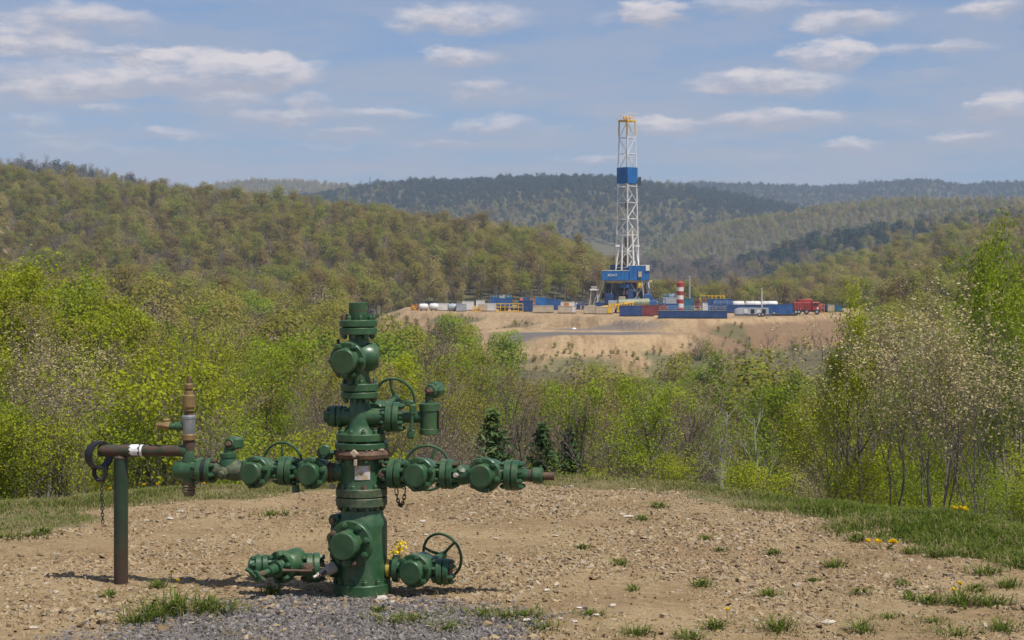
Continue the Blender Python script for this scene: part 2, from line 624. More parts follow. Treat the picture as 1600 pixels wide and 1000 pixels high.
M['leaf_gold'] = leaf_mat('golden_budding_leaves', [(0.204, 0.144, 0.048), (0.288, 0.228, 0.078), (0.360, 0.294, 0.120), (0.264, 0.252, 0.072)], var=0.3)
M['leaf_bud'] = leaf_mat('brown_buds_and_twigs', [(0.131, 0.093, 0.073), (0.199, 0.142, 0.107), (0.252, 0.185, 0.138), (0.230, 0.193, 0.107)], var=0.35, transl=0.15)
M['leaf_pine'] = leaf_mat('dark_conifer_needles', [(0.049, 0.086, 0.035), (0.081, 0.137, 0.049), (0.122, 0.177, 0.060)], var=0.3, transl=0.1)
M['blossom'] = leaf_mat('pale_blossom', [(0.329, 0.252, 0.118), (0.531, 0.435, 0.230), (0.641, 0.547, 0.312), (0.310, 0.287, 0.062)], var=0.15, transl=0.35)
M['leaf_red'] = leaf_mat('red_maple_buds', [(0.312, 0.078, 0.039), (0.390, 0.130, 0.065), (0.260, 0.156, 0.065)], var=0.2)
M['grass'] = leaf_mat('grass_blades', [(0.085, 0.125, 0.022), (0.13, 0.185, 0.03), (0.19, 0.24, 0.045), (0.42, 0.34, 0.18)], var=0.0, transl=0.5)
M['dry_grass'] = leaf_mat('dry_grass_blades', [(0.36, 0.28, 0.15), (0.46, 0.37, 0.21), (0.19, 0.20, 0.06)], var=0.0, transl=0.4)
M['petal'] = leaf_mat('yellow_petals', [(0.713, 0.494, 0.010), (0.897, 0.676, 0.016)], var=0.0, transl=0.2)
# distant forest: each kind in three leanings
M['far_leaf'] = leaf_mat('spring_forest_crowns', [(0.208, 0.140, 0.059), (0.256, 0.183, 0.059), (0.272, 0.220, 0.056), (0.294, 0.265, 0.048), (0.256, 0.285, 0.048), (0.372, 0.334, 0.066)], var=0.75, transl=0.5)
M['far_bare'] = leaf_mat('bare_forest_crowns', [(0.171, 0.116, 0.085), (0.226, 0.160, 0.116), (0.287, 0.216, 0.152), (0.232, 0.190, 0.097)], var=0.75, transl=0.45)
M['far_gold'] = leaf_mat('budding_forest_crowns', [(0.340, 0.254, 0.098), (0.432, 0.344, 0.117), (0.363, 0.344, 0.098)], var=0.6, transl=0.5)
M['far_green'] = leaf_mat('fresh_forest_crowns', [(0.179, 0.200, 0.040), (0.252, 0.269, 0.047), (0.315, 0.321, 0.055)], var=0.6, transl=0.5)
M['far_shaded'] = leaf_mat('cloud_shaded_forest_crowns', [(0.020, 0.040, 0.029), (0.031, 0.057, 0.036), (0.047, 0.071, 0.042), (0.054, 0.059, 0.044)], var=0.75, transl=0.1)  # cloud shadow on the far ridges, put into the crown colour

# ------------------------------------------------------------------ value noise for the land
def vnoise(x, y, seed=0):
    x = np.asarray(x, float); y = np.asarray(y, float)
    xi = np.floor(x).astype(np.int64); yi = np.floor(y).astype(np.int64)
    fx = x - xi; fy = y - yi
    fx = fx * fx * (3 - 2 * fx); fy = fy * fy * (3 - 2 * fy)

    def h(a, b):
        n = (a * 374761393 + b * 668265263 + seed * 1442695041) & 0x7fffffff
        n = ((n ^ (n >> 13)) * 1274126177) & 0x7fffffff
        return ((n ^ (n >> 16)) & 0xffff) / 65535.0
    return (h(xi, yi) * (1 - fx) + h(xi + 1, yi) * fx) * (1 - fy) + (h(xi, yi + 1) * (1 - fx) + h(xi + 1, yi + 1) * fx) * fy


def fbm(x, y, seed=0, octv=4):
    s, a, t = 0.0, 1.0, 0.0
    for i in range(octv):
        s = s + a * vnoise(x * 2 ** i, y * 2 ** i, seed + i)
        t += a
        a *= 0.5
    return s / t - 0.5


def sstep(a, b, x):
    t = np.clip((x - a) / (b - a), 0, 1)
    return t * t * (3 - 2 * t)


# edge of the well pad: where bare dirt ends and where the bank drops off, by bearing
DIRT_EDGE = np.array([(-900, 905), (-300, 850), (0, 824), (100, 811), (200, 799), (300, 786), (400, 776), (500, 769), (600, 761), (700, 755), (800, 754), (900, 757), (1000, 761), (1060, 769), (1150, 787), (1250, 810), (1350, 830), (1450, 855), (1530, 872), (1600, 885), (1900, 930), (2500, 1000)], float)
CREST = np.array([(-900, 865), (-300, 815), (0, 788), (150, 778), (300, 764), (500, 756), (700, 750), (860, 743), (1000, 749), (1100, 762), (1200, 777), (1300, 788), (1400, 800), (1500, 815), (1600, 832), (1900, 880), (2500, 950)], float)


def edge_y(tab, px):
    return EYE * 2600.0 / (np.interp(px, tab[:, 0], tab[:, 1]) - HZ)


HILLS = [   # ridge: columns, rows of the tree tops, distance of the ridge line, depth of the front slope, depth behind
    ('A', [-500, 0, 150, 300, 480, 600, 720, 850, 920, 970, 1030, 1100], [250, 272, 289, 301, 314, 330, 346, 365, 386, 415, 452, 482], ([-500, 600, 900, 1100], [1050, 900, 800, 700]), 0.47, 500),
    ('B0', [-500, 0, 60, 130, 200, 270, 330, 420], [244, 253, 254, 262, 276, 294, 310, 345], ([0, 400], [1600, 1600]), 0.35, 500),
    ('F', [230, 300, 340, 400, 470, 540, 600, 660, 740], [312, 296, 287, 282, 284, 288, 292, 302, 330], ([0, 900], [3700, 3700]), 0.3, 800),
    ('B', [380, 430, 500, 560, 600, 700, 790, 850, 950, 1000, 1060, 1120, 1200, 1300, 1400], [345, 318, 304, 297, 291, 283, 277, 275, 278, 284, 292, 300, 315, 332, 355], ([0, 1400], [2800, 2800]), 0.36, 700),
    ('G', [900, 950, 1010, 1100, 1200, 1290, 1370, 1440, 1500, 1600, 1700, 2300], [320, 302, 290, 287, 290, 293, 286, 282, 290, 287, 285, 276], ([0, 2000], [4100, 4100]), 0.3, 800),
    ('C', [940, 980, 1010, 1060, 1130, 1250, 1400, 1500, 1600, 1800, 2300], [425, 402, 385, 365, 346, 326, 308, 308, 312, 305, 290], ([900, 1800], [2250, 2050]), 0.24, 420),
    ('D', [960, 1010, 1080, 1160, 1270, 1400, 1560, 1700, 2300], [462, 445, 425, 402, 368, 346, 326, 312, 295], ([900, 1800], [1600, 1450]), 0.26, 320),
    ('E', [1020, 1080, 1180, 1270, 1350, 1450, 1540, 1700, 2300], [480, 466, 441, 416, 396, 368, 351, 330, 305], ([900, 1800], [980, 900]), 0.38, 300),
]
T_KEYS = [0, 1.5, 5, 12, 25, 55, 100, 165, 230, 285, 340, 450, 600, 900, 9000]
Z_KEYS = [0, -.32, -1.25, -2.9, -5.0, -9.6, -14.5, -17.0, -13.5, -10.5, -9.5, -10.0, -11.5, -13.0, -13.0]


def bearing(X, Y):
    th = np.arctan2(X, Y)
    r = np.hypot(X, Y)
    thc = np.clip(th, -0.95, 0.95)
    return 800 + 2600 * np.tan(thc), r * np.cos(thc), th


def terrain(X, Y):
    X = np.asarray(X, float); Y = np.asarray(Y, float)
    px, rr, th = bearing(X, Y)
    back = sstep(0.6, 1.3, np.abs(th))
    yc = edge_y(CREST, px) * (1 - back) + 40 * back
    t = rr - yc
    z = np.interp(t, T_KEYS, Z_KEYS)
    side = 0.66 + 0.34 * sstep(250, 620, px) - 0.22 * sstep(1250, 1500, px)
    near = 1 - sstep(180, 300, t)
    z = z * (1 - (1 - side) * near)
    z = z + fbm(X / 22, Y / 22, 3) * 2.4 * sstep(6, 50, t) + fbm(X / 3.0, Y / 3.0, 5, 3) * 0.16 * sstep(-1, 3, t)
    z = z + np.where(t < 4, fbm(X / 2.2, Y / 2.2, 11, 4) * 0.10, 0)
    # slight rise of the pad towards its far lip
    for (n_, xs, ys, (dx, dd), fr, wb) in HILLS:
        Rg = np.interp(px, dx, dd)
        yr = np.interp(px, xs, ys, left=ys[0] + 60, right=ys[-1] + (60 if xs[-1] < 1600 else 0))
        zr = EYE + (HZ - yr) * Rg / 2600.0 - 13.0
        wf = Rg * fr
        tt = np.where(rr < Rg, 1 - (Rg - rr) / wf, 1 - (rr - Rg) / wb)
        tt = np.clip(tt, 0, 1)
        s = np.sin(tt * math.pi / 2) ** 1.35
        base = -13.0
        rel = fbm(X / 170, Y / 170, 21, 4) * 0.30 * s * (1.0 - tt ** 3)
        hz = base + (zr - base) * np.clip(s * (1 + rel * 0.8), 0, 1.02)
        hz = np.where(tt > 0, hz, -999)
        z = np.maximum(z, hz)
    return z


# ------------------------------------------------------------------ ground: one sheet from the camera's feet to the horizon
rows = np.concatenate([np.array([0.0, 3.0, 6.0, 8.0]), np.arange(10.0, 30.0, 0.13), np.geomspace(30, 7000, 190)])
fine = np.linspace(-0.52, 0.52, 400)
cols = np.concatenate([np.linspace(-math.pi, -0.54, 36), fine, np.linspace(0.54, math.pi, 36)[:-1]])
TH, RR = np.meshgrid(cols, rows)
GX, GY = RR * np.sin(TH), RR * np.cos(TH)
GZ = terrain(GX, GY)
nr, nc = GX.shape
idx = np.arange(nr * nc).reshape(nr, nc)
a = idx[:-1, :]; b = np.roll(idx, -1, axis=1)[:-1, :]; c = np.roll(idx, -1, axis=1)[1:, :]; d = idx[1:, :]
gf = np.stack([a.ravel(), d.ravel(), c.ravel(), b.ravel()], axis=1)
gme = mesh_arrays('ground', np.stack([GX.ravel(), GY.ravel(), GZ.ravel()], axis=1), gf, smooth=True)


def pad_masks(X, Y):
    px, rr, th = bearing(X, Y)
    back = sstep(0.6, 1.3, np.abs(th))
    yd = edge_y(DIRT_EDGE, px) * (1 - back) + 38 * back
    dirt = 1 - sstep(-0.25, 0.25, rr - yd + fbm(X / 0.8, Y / 0.8, 31) * 2.8)
    g = 1.0 - np.hypot((X + 1.42) / 1.95, (Y - 12.55) / 1.6)
    grav = sstep(-0.08, 0.5, g + fbm(X / 0.6, Y / 0.6, 41) * 0.75)
    return dirt, grav


dm, gm = pad_masks(GX.ravel(), GY.ravel())
wm = sstep(60, 320, np.hypot(GX, GY).ravel())
for nm, arr in (('dirt', dm), ('gravel', gm), ('shaded_floor', wm)):
    at_ = gme.attributes.new(nm, 'FLOAT', 'POINT')
    at_.data.foreach_set('value', arr.astype(np.float32))

gmat, nt, b_ = new_mat('ground')
pos = objpos(nt)
ad = nd(nt, 'ShaderNodeAttribute', attribute_name='dirt').outputs['Fac']
ag = nd(nt, 'ShaderNodeAttribute', attribute_name='gravel').outputs['Fac']
nA = noise(nt, 0.9, 6, 0.6, pos)
nB = noise(nt, 7.0, 6, 0.65, pos)
nC = noise(nt, 42.0, 5, 0.65, pos)
nD = noise(nt, 0.05, 5, 0.6, pos)
soil = mixc(nt, rangen(nt, nA.outputs['Fac'], 0.35, 0.68), (0.235, 0.160, 0.080), (0.345, 0.253, 0.136))
soil = mixc(nt, rangen(nt, nB.outputs['Fac'], 0.45, 0.75, 0, 0.75), soil, (0.40, 0.304, 0.178))
soil = mixc(nt, rangen(nt, noise(nt, 0.35, 5, 0.6, pos).outputs['Fac'], 0.48, 0.66, 0, 0.55), soil, (0.205, 0.130, 0.066))
soil = mixc(nt, rangen(nt, nC.outputs['Fac'], 0.48, 0.68, 0, 0.6), soil, (0.125, 0.082, 0.045))
litter = mixc(nt, rangen(nt, nB.outputs['Fac'], 0.35, 0.65), (0.15, 0.115, 0.062), (0.25, 0.195, 0.11))
turf = mixc(nt, rangen(nt, nA.outputs['Fac'], 0.35, 0.62), (0.12, 0.125, 0.04), litter)
turf = mixc(nt, rangen(nt, nD.outputs['Fac'], 0.45, 0.6, 0, 0.6), turf, (0.075, 0.085, 0.03))
grv = mixc(nt, rangen(nt, nC.outputs['Fac'], 0.3, 0.7), (0.10, 0.09, 0.085), (0.19, 0.175, 0.165))
turf = mixc(nt, nd(nt, 'ShaderNodeAttribute', attribute_name='shaded_floor').outputs['Fac'], turf, mixc(nt, nD.outputs['Fac'], (0.085, 0.078, 0.040), (0.125, 0.108, 0.055)))  # distant forest floor coloured darker for the shade under the leaves
cc = mixc(nt, ad, turf, soil)
cc = mixc(nt, mathn(nt, 'MULTIPLY', ag, 0.85), cc, grv)
nt.links.new(cc, b_.inputs['Base Color'])
b_.inputs['Roughness'].default_value = 0.95
b_.inputs['Specular IOR Level'].default_value = 0.2
hsum = mathn(nt, 'ADD', mathn(nt, 'MULTIPLY', nB.outputs['Fac'], 0.6), mathn(nt, 'MULTIPLY', nC.outputs['Fac'], 0.4))
bump(nt, b_, hsum, 0.9, 0.05)
gme.materials.append(gmat)
ground = link('ground', gme)
tag(ground, kind='structure')

# ------------------------------------------------------------------ the drilling pad: levelled earth on a cut-and-fill bank
PAD_Z = EYE - 6.7
front = [(640, 486), (720, 488), (800, 490.5), (900, 494), (1000, 498), (1080, 499), (1150, 498), (1250, 494), (1320, 489.5), (1350, 486)]
poly1 = [((x - 800) / 2600 * (17420 / (y - HZ)), 17420 / (y - HZ)) for x, y in front]
poly1 = poly1 + [(98, 470), (85, 540), (-8, 545), (-32, 500)]
BENCH_Z = -6.3
poly2 = [(-6, 318), (-2, 300), (8, 294), (20, 291), (28, 295), (36, 312), (30, 345), (0, 350)]


def poly_dist(px_, py_, poly):
    """Distance outside a closed polygon (0 inside)."""
    P = np.stack([px_, py_], -1)
    n = len(poly)
    inside = np.zeros(P.shape[:-1], bool)
    dmin = np.full(P.shape[:-1], 1e9)
    for i in range(n):
        a_, b2 = np.array(poly[i]), np.array(poly[(i + 1) % n])
        ab = b2 - a_
        t = np.clip(((P - a_) @ ab) / (ab @ ab), 0, 1)
        dmin = np.minimum(dmin, np.linalg.norm(P - (a_ + t[..., None] * ab), axis=-1))
        cnd = (a_[1] > P[..., 1]) != (b2[1] > P[..., 1])
        xi = (b2[0] - a_[0]) * (P[..., 1] - a_[1]) / (b2[1] - a_[1] + 1e-12) + a_[0]
        inside ^= cnd & (P[..., 0] < xi)
    return np.where(inside, 0, dmin)


def pad_height(X, Y):
    w = fbm(X / 9, Y / 9, 61, 4)
    d1 = poly_dist(X, Y, poly1)
    d2 = poly_dist(X, Y, poly2)
    gully = np.abs(fbm(X / 3.0 + Y / 30.0, Y / 11.0, 67, 3)) * 1.5
    z1 = PAD_Z - np.maximum(0, d1 * 0.42 + w * np.minimum(d1, 6) * 0.35) - gully * sstep(0, 3, d1) * 1.1
    z2 = BENCH_Z - gully * sstep(.5, 3, d2) * .7 - np.maximum(0, d2 * 0.34 + w * np.minimum(d2, 6) * 0.35)
    return np.maximum(z1, z2), d1, d2


xs = np.arange(-75, 150, 1.1); ys = np.arange(262, 552, 1.1)
PX, PY = np.meshgrid(xs, ys)
PZ, D1, D2 = pad_height(PX, PY)
TZ = terrain(PX, PY)
PZ = PZ + fbm(PX / 2.0, PY / 2.0, 71, 3) * 0.12
nr2, nc2 = PX.shape
idx = np.arange(nr2 * nc2).reshape(nr2, nc2)
keep = (PZ > TZ - 0.6)
kf = keep[:-1, :-1] | keep[1:, :-1] | keep[:-1, 1:] | keep[1:, 1:]
q = np.stack([idx[:-1, :-1][kf], idx[:-1, 1:][kf], idx[1:, 1:][kf], idx[1:, :-1][kf]], axis=1)
pme = mesh_arrays('drilling_pad', np.stack([PX.ravel(), PY.ravel(), PZ.ravel()], 1), q, smooth=True)
# reddish disturbed soil on the right bank, grey wet clay on the bench, sparse green on old fill
redv = sstep(30, 42, PX) * sstep(1.0, 5.0, D1) + sstep(24, 34, PX) * sstep(3, 8, D2) * sstep(1, 4, D1)
wv = fbm(PX / 8, PY / 8, 77) * 7
wet = sstep(10.5, 6.5, np.abs(PY - 303 - 0.12 * (PX - 10) + wv)) * sstep(-6, 1, PX) * (1 - sstep(22, 31, PX)) * (D1 > 1)
wet = np.maximum(wet, 0.75 * sstep(9, 5, np.abs(PY - 331 + wv)) * sstep(4, 12, PX) * (1 - sstep(26, 34, PX)) * (D1 > 1))
grn = sstep(0.05, 0.18, fbm(PX / 14, PY / 14, 81)) * sstep(1.2, 3.0, D1) * (D2 > 3) * (PX < 45) + sstep(-9.0, -10.3, PZ) * sstep(-0.12, 0.10, fbm(PX / 10, PY / 10, 82))
for nm, arr in (('red', np.clip(redv, 0, 1)), ('wet', np.clip(wet, 0, 1)), ('green', np.clip(grn, 0, 1) * 0.8)):
    at_ = pme.attributes.new(nm, 'FLOAT', 'POINT')
    at_.data.foreach_set('value', arr.ravel().astype(np.float32))
pm, nt, b_ = new_mat('pad_earth')
pos = objpos(nt)
n1 = noise(nt, 0.09, 6, 0.62, pos)
mp = nd(nt, 'ShaderNodeMapping')
mp.inputs['Scale'].default_value = (0.55, 0.06, 0.25)
nt.links.new(pos, mp.inputs['Vector'])
n2 = noise(nt, 1.0, 5, 0.6, mp.outputs[0])
n3 = noise(nt, 1.1, 5, 0.65, pos)
e = mixc(nt, rangen(nt, n1.outputs['Fac'], 0.33, 0.66), (0.24, 0.150, 0.072), (0.375, 0.255, 0.130))
e = mixc(nt, rangen(nt, n2.outputs['Fac'], 0.42, 0.60, 0, 0.8), e, (0.41, 0.285, 0.152))
e = mixc(nt, rangen(nt, n3.outputs['Fac'], 0.48, 0.70, 0, 0.6), e, (0.17, 0.115, 0.065))
for nm, colr in (('red', (0.20, 0.122, 0.062)), ('wet', (0.125, 0.11, 0.10)), ('green', (0.085, 0.095, 0.035))):
    e = mixc(nt, nd(nt, 'ShaderNodeAttribute', attribute_name=nm).outputs['Fac'], e, colr)
nt.links.new(e, b_.inputs['Base Color'])
b_.inputs['Roughness'].default_value = 0.95
bump(nt, b_, mathn(nt, 'ADD', n3.outputs['Fac'], n2.outputs['Fac']), 0.7, 0.5)
pme.materials.append(pm)
drill_pad = link('drilling_pad', pme)
tag(drill_pad, kind='structure')


def on_pad(X, Y):
    z, _, _ = pad_height(np.asarray(X, float), np.asarray(Y, float))
    return z > terrain(X, Y) - 0.3


def ground_z(x, y):
    t = float(terrain(np.array([x]), np.array([y]))[0])
    if 262 < y < 552 and -75 < x < 150:
        p, _, _ = pad_height(np.array([x]), np.array([y]))
        t = max(t, float(p[0]))
    return t


# ------------------------------------------------------------------ air
HAZE_DENSITY = 0.000145
hb = MB()
hb.box((0, 0, 175), (15000, 15000, 410))
hz_m, nt, b_ = new_mat('haze')
nt.nodes.remove(b_)
pv = nd(nt, 'ShaderNodeVolumePrincipled')
pv.inputs['Color'].default_value = (0.66, 0.80, 1.0, 1)
pv.inputs['Density'].default_value = HAZE_DENSITY
pv.inputs['Anisotropy'].default_value = 0.0
nt.links.new(pv.outputs[0], nt.nodes['Material Output'].inputs['Volume'])
haze = hb.build('haze', hz_m, smooth=False)
tag(haze, kind='stuff')
cy.volume_step_rate = 10.0


# ------------------------------------------------------------------ trees
def rand_dirs(n, g, up=0.0):
    v = g.normal(size=(n, 3))
    v[:, 2] += up
    return v / np.linalg.norm(v, axis=1, keepdims=True)


def leaf_quads(pts, size, g, up=0.35, aspect=0.6, normals=None, jitter=0.4):
    n = len(pts)
    nrm = rand_dirs(n, g, up) if normals is None else normals
    ref = rand_dirs(n, g)
    e1 = np.cross(nrm, ref)
    e1 /= np.linalg.norm(e1, axis=1, keepdims=True) + 1e-9
    e2 = np.cross(nrm, e1)
    s = (size * (1 - jitter + 2 * jitter * g.random(n)))[:, None] * 0.5
    v = np.stack([pts + e1 * s, pts + e2 * s * aspect, pts - e1 * s, pts - e2 * s * aspect], axis=1).reshape(-1, 3)
    f = np.arange(n * 4).reshape(n, 4)
    return v, f


def grow_tree(seed, H, spread, stems=1, levels=4, lean=0.0, first=0.28, splits=(9, 5, 4), upness=0.5, droop=0.0, r0=None, wiggle=0.16, curve=0.25):
    """Limbs as tubes; returns (verts, quads, twig points). Height H in metres, crown radius about spread."""
    g = np.random.default_rng(seed)
    V, Fq, tips = [], [], []
    count = [0]

    def tube(pts, rad, sides):
        pts = np.asarray(pts)
        n = len(pts)
        d = np.gradient(pts, axis=0)
        d /= np.linalg.norm(d, axis=1, keepdims=True) + 1e-9
        ref = np.tile(np.array([[0.31, 0.95, 0.05]]), (n, 1))
        e1 = np.cross(d, ref); e1 /= np.linalg.norm(e1, axis=1, keepdims=True) + 1e-9
        e2 = np.cross(d, e1)
        th = np.arange(sides) * 2 * math.pi / sides
        ring = pts[:, None, :] + rad[:, None, None] * (e1[:, None, :] * np.cos(th)[None, :, None] + e2[:, None, :] * np.sin(th)[None, :, None])
        base = count[0]
        V.append(ring.reshape(-1, 3))
        i = np.arange(n - 1)[:, None] * sides
        k = np.arange(sides)[None, :]
        k2 = (k + 1) % sides
        Fq.append(np.stack([base + i + k, base + i + k2, base + i + sides + k2, base + i + sides + k], -1).reshape(-1, 4))
        count[0] += n * sides

    def branch(p, dr, L, r, lvl):
        n = 7 if lvl == 0 else (5 if lvl == 1 else 4)
        pts = [p]
        dd = dr / np.linalg.norm(dr)
        for i in range(n - 1):
            dd = dd + g.normal(size=3) * wiggle * (0.5 if lvl == 0 else 1.0) + np.array([0, 0, (curve if lvl > 0 else 0.08) - droop * lvl * 0.2])
            dd /= np.linalg.norm(dd)
            pts.append(pts[-1] + dd * L / (n - 1))
        pts = np.array(pts)
        rad = r * np.linspace(1, 0.28 if lvl < levels - 1 else 0.35, n)
        tube(pts, rad, (7, 5, 4, 3, 3)[lvl])
        if lvl >= levels - 2:
            for q_ in pts[1:]:
                tips.append(q_)
        if lvl < levels - 1:
            k = splits[min(lvl, len(splits) - 1)]
            f0 = first if lvl == 0 else 0.25
            for j in range(k):
                f = f0 + (1 - f0) * (j + g.random() * 0.8) / k
                f = min(f, 0.99)
                x = f * (n - 1)
                i0 = min(int(x), n - 2)
                q_ = pts[i0] + (pts[i0 + 1] - pts[i0]) * (x - i0)
                ax = pts[i0 + 1] - pts[i0]
                ax /= np.linalg.norm(ax)
                az_ = g.random() * 6.283 if lvl else (j * 2.4 + g.random() * 0.9)
                ref = np.cross(ax, [0.3, 0.2, 0.93]); nn = np.linalg.norm(ref)
                ref = ref / nn if nn > 0.05 else np.array([1., 0, 0])
                side = ref * math.cos(az_) + np.cross(ax, ref) * math.sin(az_)
                ang = upness + g.normal() * 0.10
                cd_ = side * math.cos(ang) + ax * math.sin(ang)
                if lvl == 0:
                    LL = spread * (1.12 - 0.55 * abs(f - 0.45) / 0.55) / max(0.35, math.cos(ang)) * (0.75 + 0.4 * g.random())
                else:
                    LL = L * (0.62 - 0.25 * f) * (0.8 + 0.4 * g.random())
                branch(q_, cd_, max(LL, 0.12), max(r * (1 - 0.7 * f) * 0.55, 0.004 * H / 8), lvl + 1)

    for s in range(stems):
        ang = 6.283 * s / max(1, stems) + g.random()
        off = np.array([math.cos(ang), math.sin(ang), 0]) * (0.08 * H / 6 if stems > 1 else 0)
        dr = np.array([math.cos(ang) * (0.16 if stems > 1 else lean), math.sin(ang) * (0.16 if stems > 1 else lean), 1.0])
        hh = H * (0.9 if stems == 1 else 0.72 + 0.24 * g.random())
        branch(off + np.array([0, 0, -0.25]), dr, hh, (r0 or H * 0.016) * (1 if stems == 1 else 0.62), 0)
    return np.concatenate(V), np.concatenate(Fq), np.array(tips)


def crown_from(tips, g, per, rad, size, up=0.35, aspect=0.6):
    pts = np.repeat(tips, per, axis=0) + g.normal(size=(len(tips) * per, 3)) * rad
    pts = pts[pts[:, 2] > 0.15]
    c = np.array([pts[:, 0].mean(), pts[:, 1].mean(), np.percentile(pts[:, 2], 30)])
    out = (pts - c) / (np.abs(pts - c).max(axis=0) + 1e-6)
    out /= np.linalg.norm(out, axis=1, keepdims=True) + 1e-6
    nrm = out * 0.55 + rand_dirs(len(pts), g, up) * 0.75
    nrm /= np.linalg.norm(nrm, axis=1, keepdims=True) + 1e-6
    return leaf_quads(pts, size, g, up, aspect, normals=nrm)


def leafy(name, seed, H, spread, leaf, bark, per, rad, size, cap=9000, **kw):
    """One kind of tree: (trunk mesh, crown mesh, height)."""
    tv, tf, tips = grow_tree(seed, H, spread, **kw)
    g = np.random.default_rng(seed + 500)
    n = len(tips) * per
    if n > cap:
        tips = tips[g.permutation(len(tips))[:max(1, cap // per)]]
    cv, cf = crown_from(tips, g, per, rad, size)
    tm = mesh_arrays(name + '_trunk', tv, tf, M[bark], smooth=True)
    cm = mesh_arrays(name + '_crown', cv, cf, M[leaf], tint=g.random(len(cf)))
    top = max(float(tv[:, 2].max()), float(cv[:, 2].max()))
    return tm, cm, top


def conifer(name, seed, H, spread):
    g = np.random.default_rng(seed)
    mb = MB()
    mb.tube([(0, 0, -0.2), (0, 0, H * 0.5), (0, 0, H)], [H * .016, H * .01, 0.01], 6)
    P, Nn = [], []
    z = 0.10 * H
    while z < H * 0.985:
        f = 1 - z / H
        k = 8
        for j in range(k):
            az_ = g.random() * 6.283
            L = spread * (f ** 0.85) * (0.75 + 0.4 * g.random())
            n = max(3, int(L / 0.12))
            s = np.linspace(0.12, 1, n)
            droop_ = -0.25 * s * L + 0.12 * s ** 2 * L
            P.append(np.stack([np.cos(az_) * s * L, np.sin(az_) * s * L, z + droop_], 1) + g.normal(size=(n, 3)) * 0.05)
        z += H * 0.022 + 0.03
    P = np.concatenate(P)
    P = np.repeat(P, 3, axis=0) + g.normal(size=(len(P) * 3, 3)) * 0.08
    v, f = leaf_quads(P, 0.30, g, 0.2, 0.35)
    return mb.mesh(name + '_trunk', M['bark_dark']), mesh_arrays(name + '_crown', v, f, M['leaf_pine'], tint=g.random(len(f))), H


LEAFY = dict(levels=4, splits=(10, 6, 4))
M['bark_twig'] = bark_mat('dark_twig_bark', (0.055, 0.045, 0.04), (0.16, 0.13, 0.11))
KINDS = {
    'lime': [leafy('lime_tree', 11 + i, 9.0, 2.9, 'leaf_lime', 'bark', 9, 0.22, 0.125, cap=16000, upness=0.55, **LEAFY) for i in range(3)],
    'fresh': [leafy('fresh_tree', 31 + i, 9.0, 2.7, 'leaf_fresh', 'bark', 9, 0.22, 0.125, cap=15000, upness=0.6, **LEAFY) for i in range(3)],
    'olive': [leafy('olive_tree', 51 + i, 9.5, 2.8, 'leaf_olive', 'bark', 5, 0.20, 0.105, cap=9000, upness=0.65, **LEAFY) for i in range(3)],
    'gold': [leafy('gold_tree', 71 + i, 8.5, 2.7, 'leaf_gold', 'bark', 3, 0.11, 0.10, cap=6500, upness=0.7, **LEAFY) for i in range(2)],
    'bare': [leafy('bare_tree', 91 + i, 9.5, 2.9, 'leaf_bud', 'bark_twig', 2, 0.10, 0.085, cap=2000, upness=0.7, stems=1 + i % 2, levels=4, splits=(9, 6, 5)) for i in range(3)],
    'pale': [leafy('pale_tree', 111, 9.0, 1.9, 'leaf_fresh', 'bark_pale', 2, 0.15, 0.11, cap=2200, upness=0.75, levels=4, splits=(8, 5, 4))],
    'blossom': [leafy('blossom_tree', 131 + i, 6.0, 1.75, 'blossom', 'bark', 2, 0.06, 0.066, cap=3600, upness=0.95, stems=4 + i, levels=4, splits=(6, 5, 4), first=.34, r0=0.040, curve=0.3) for i in range(3)],
    'shrub': [leafy('shrub', 151 + i, 2.6, 1.3, 'leaf_lime' if i else 'leaf_fresh', 'bark', 8, 0.13, 0.072, cap=7500, upness=0.6, stems=5, levels=3, first=0.12, splits=(7, 5)) for i in range(2)],
    'twig': [leafy('twig_shrub', 171 + i, 2.8, 1.2, 'leaf_bud', 'bark', 2, 0.08, 0.06, cap=1500, upness=0.8, stems=5, levels=3, first=0.15, splits=(7, 5)) for i in range(2)],
    'fir': [conifer('fir', 191 + i, 8.0, 1.9) for i in range(2)],
    'red': [leafy('red_tree', 211, 4.2, 1.2, 'leaf_red', 'bark_dark', 2, 0.06, 0.07, cap=240, upness=0.9, stems=2, levels=3, splits=(5, 4), r0=0.05)],
}
NAMES = {'lime': 'yellow_green_tree', 'fresh': 'green_tree', 'olive': 'olive_tree', 'gold': 'budding_tree', 'bare': 'bare_tree', 'pale': 'pale_trunk_tree', 'blossom': 'blossoming_tree', 'shrub': 'leafy_shrub', 'twig': 'bare_shrub', 'fir': 'fir_tree', 'red': 'red_budded_sapling'}
CATS = {'shrub': 'shrub', 'twig': 'shrub'}
_seen = {}


def plant(kind, x, y, height, label, group, seed=None, z=None, rz=None, wide=1.0):
    i = _seen.get(kind, 0)
    _seen[kind] = i + 1
    tm, cm, h = KINDS[kind][i % len(KINDS[kind])]
    s = height / h
    zz = ground_z(x, y) if z is None else z
    root = empty(NAMES[kind], (x, y, zz - 0.05), label, CATS.get(kind, 'tree'), group, rz if rz is not None else random.uniform(0, 6.283))
    root.scale = (s * wide, s * wide, s)
    link('stem' if kind in CATS else 'trunk', tm, root)
    link('leaves' if kind in CATS else 'crown', cm, root)
    return root


def plant_px(kind, px, ytop, Y, label, group=None, **kw):
    """A tree whose top the photograph shows at (px, ytop), Y metres away, standing on the ground there."""
    x = (px - 800) / 2600 * Y
    zg = ground_z(x, Y)
    top = EYE - (ytop - HZ) * Y / 2600
    return plant(kind, x, Y, max(1.0, top - zg), label, group, z=zg, **kw)

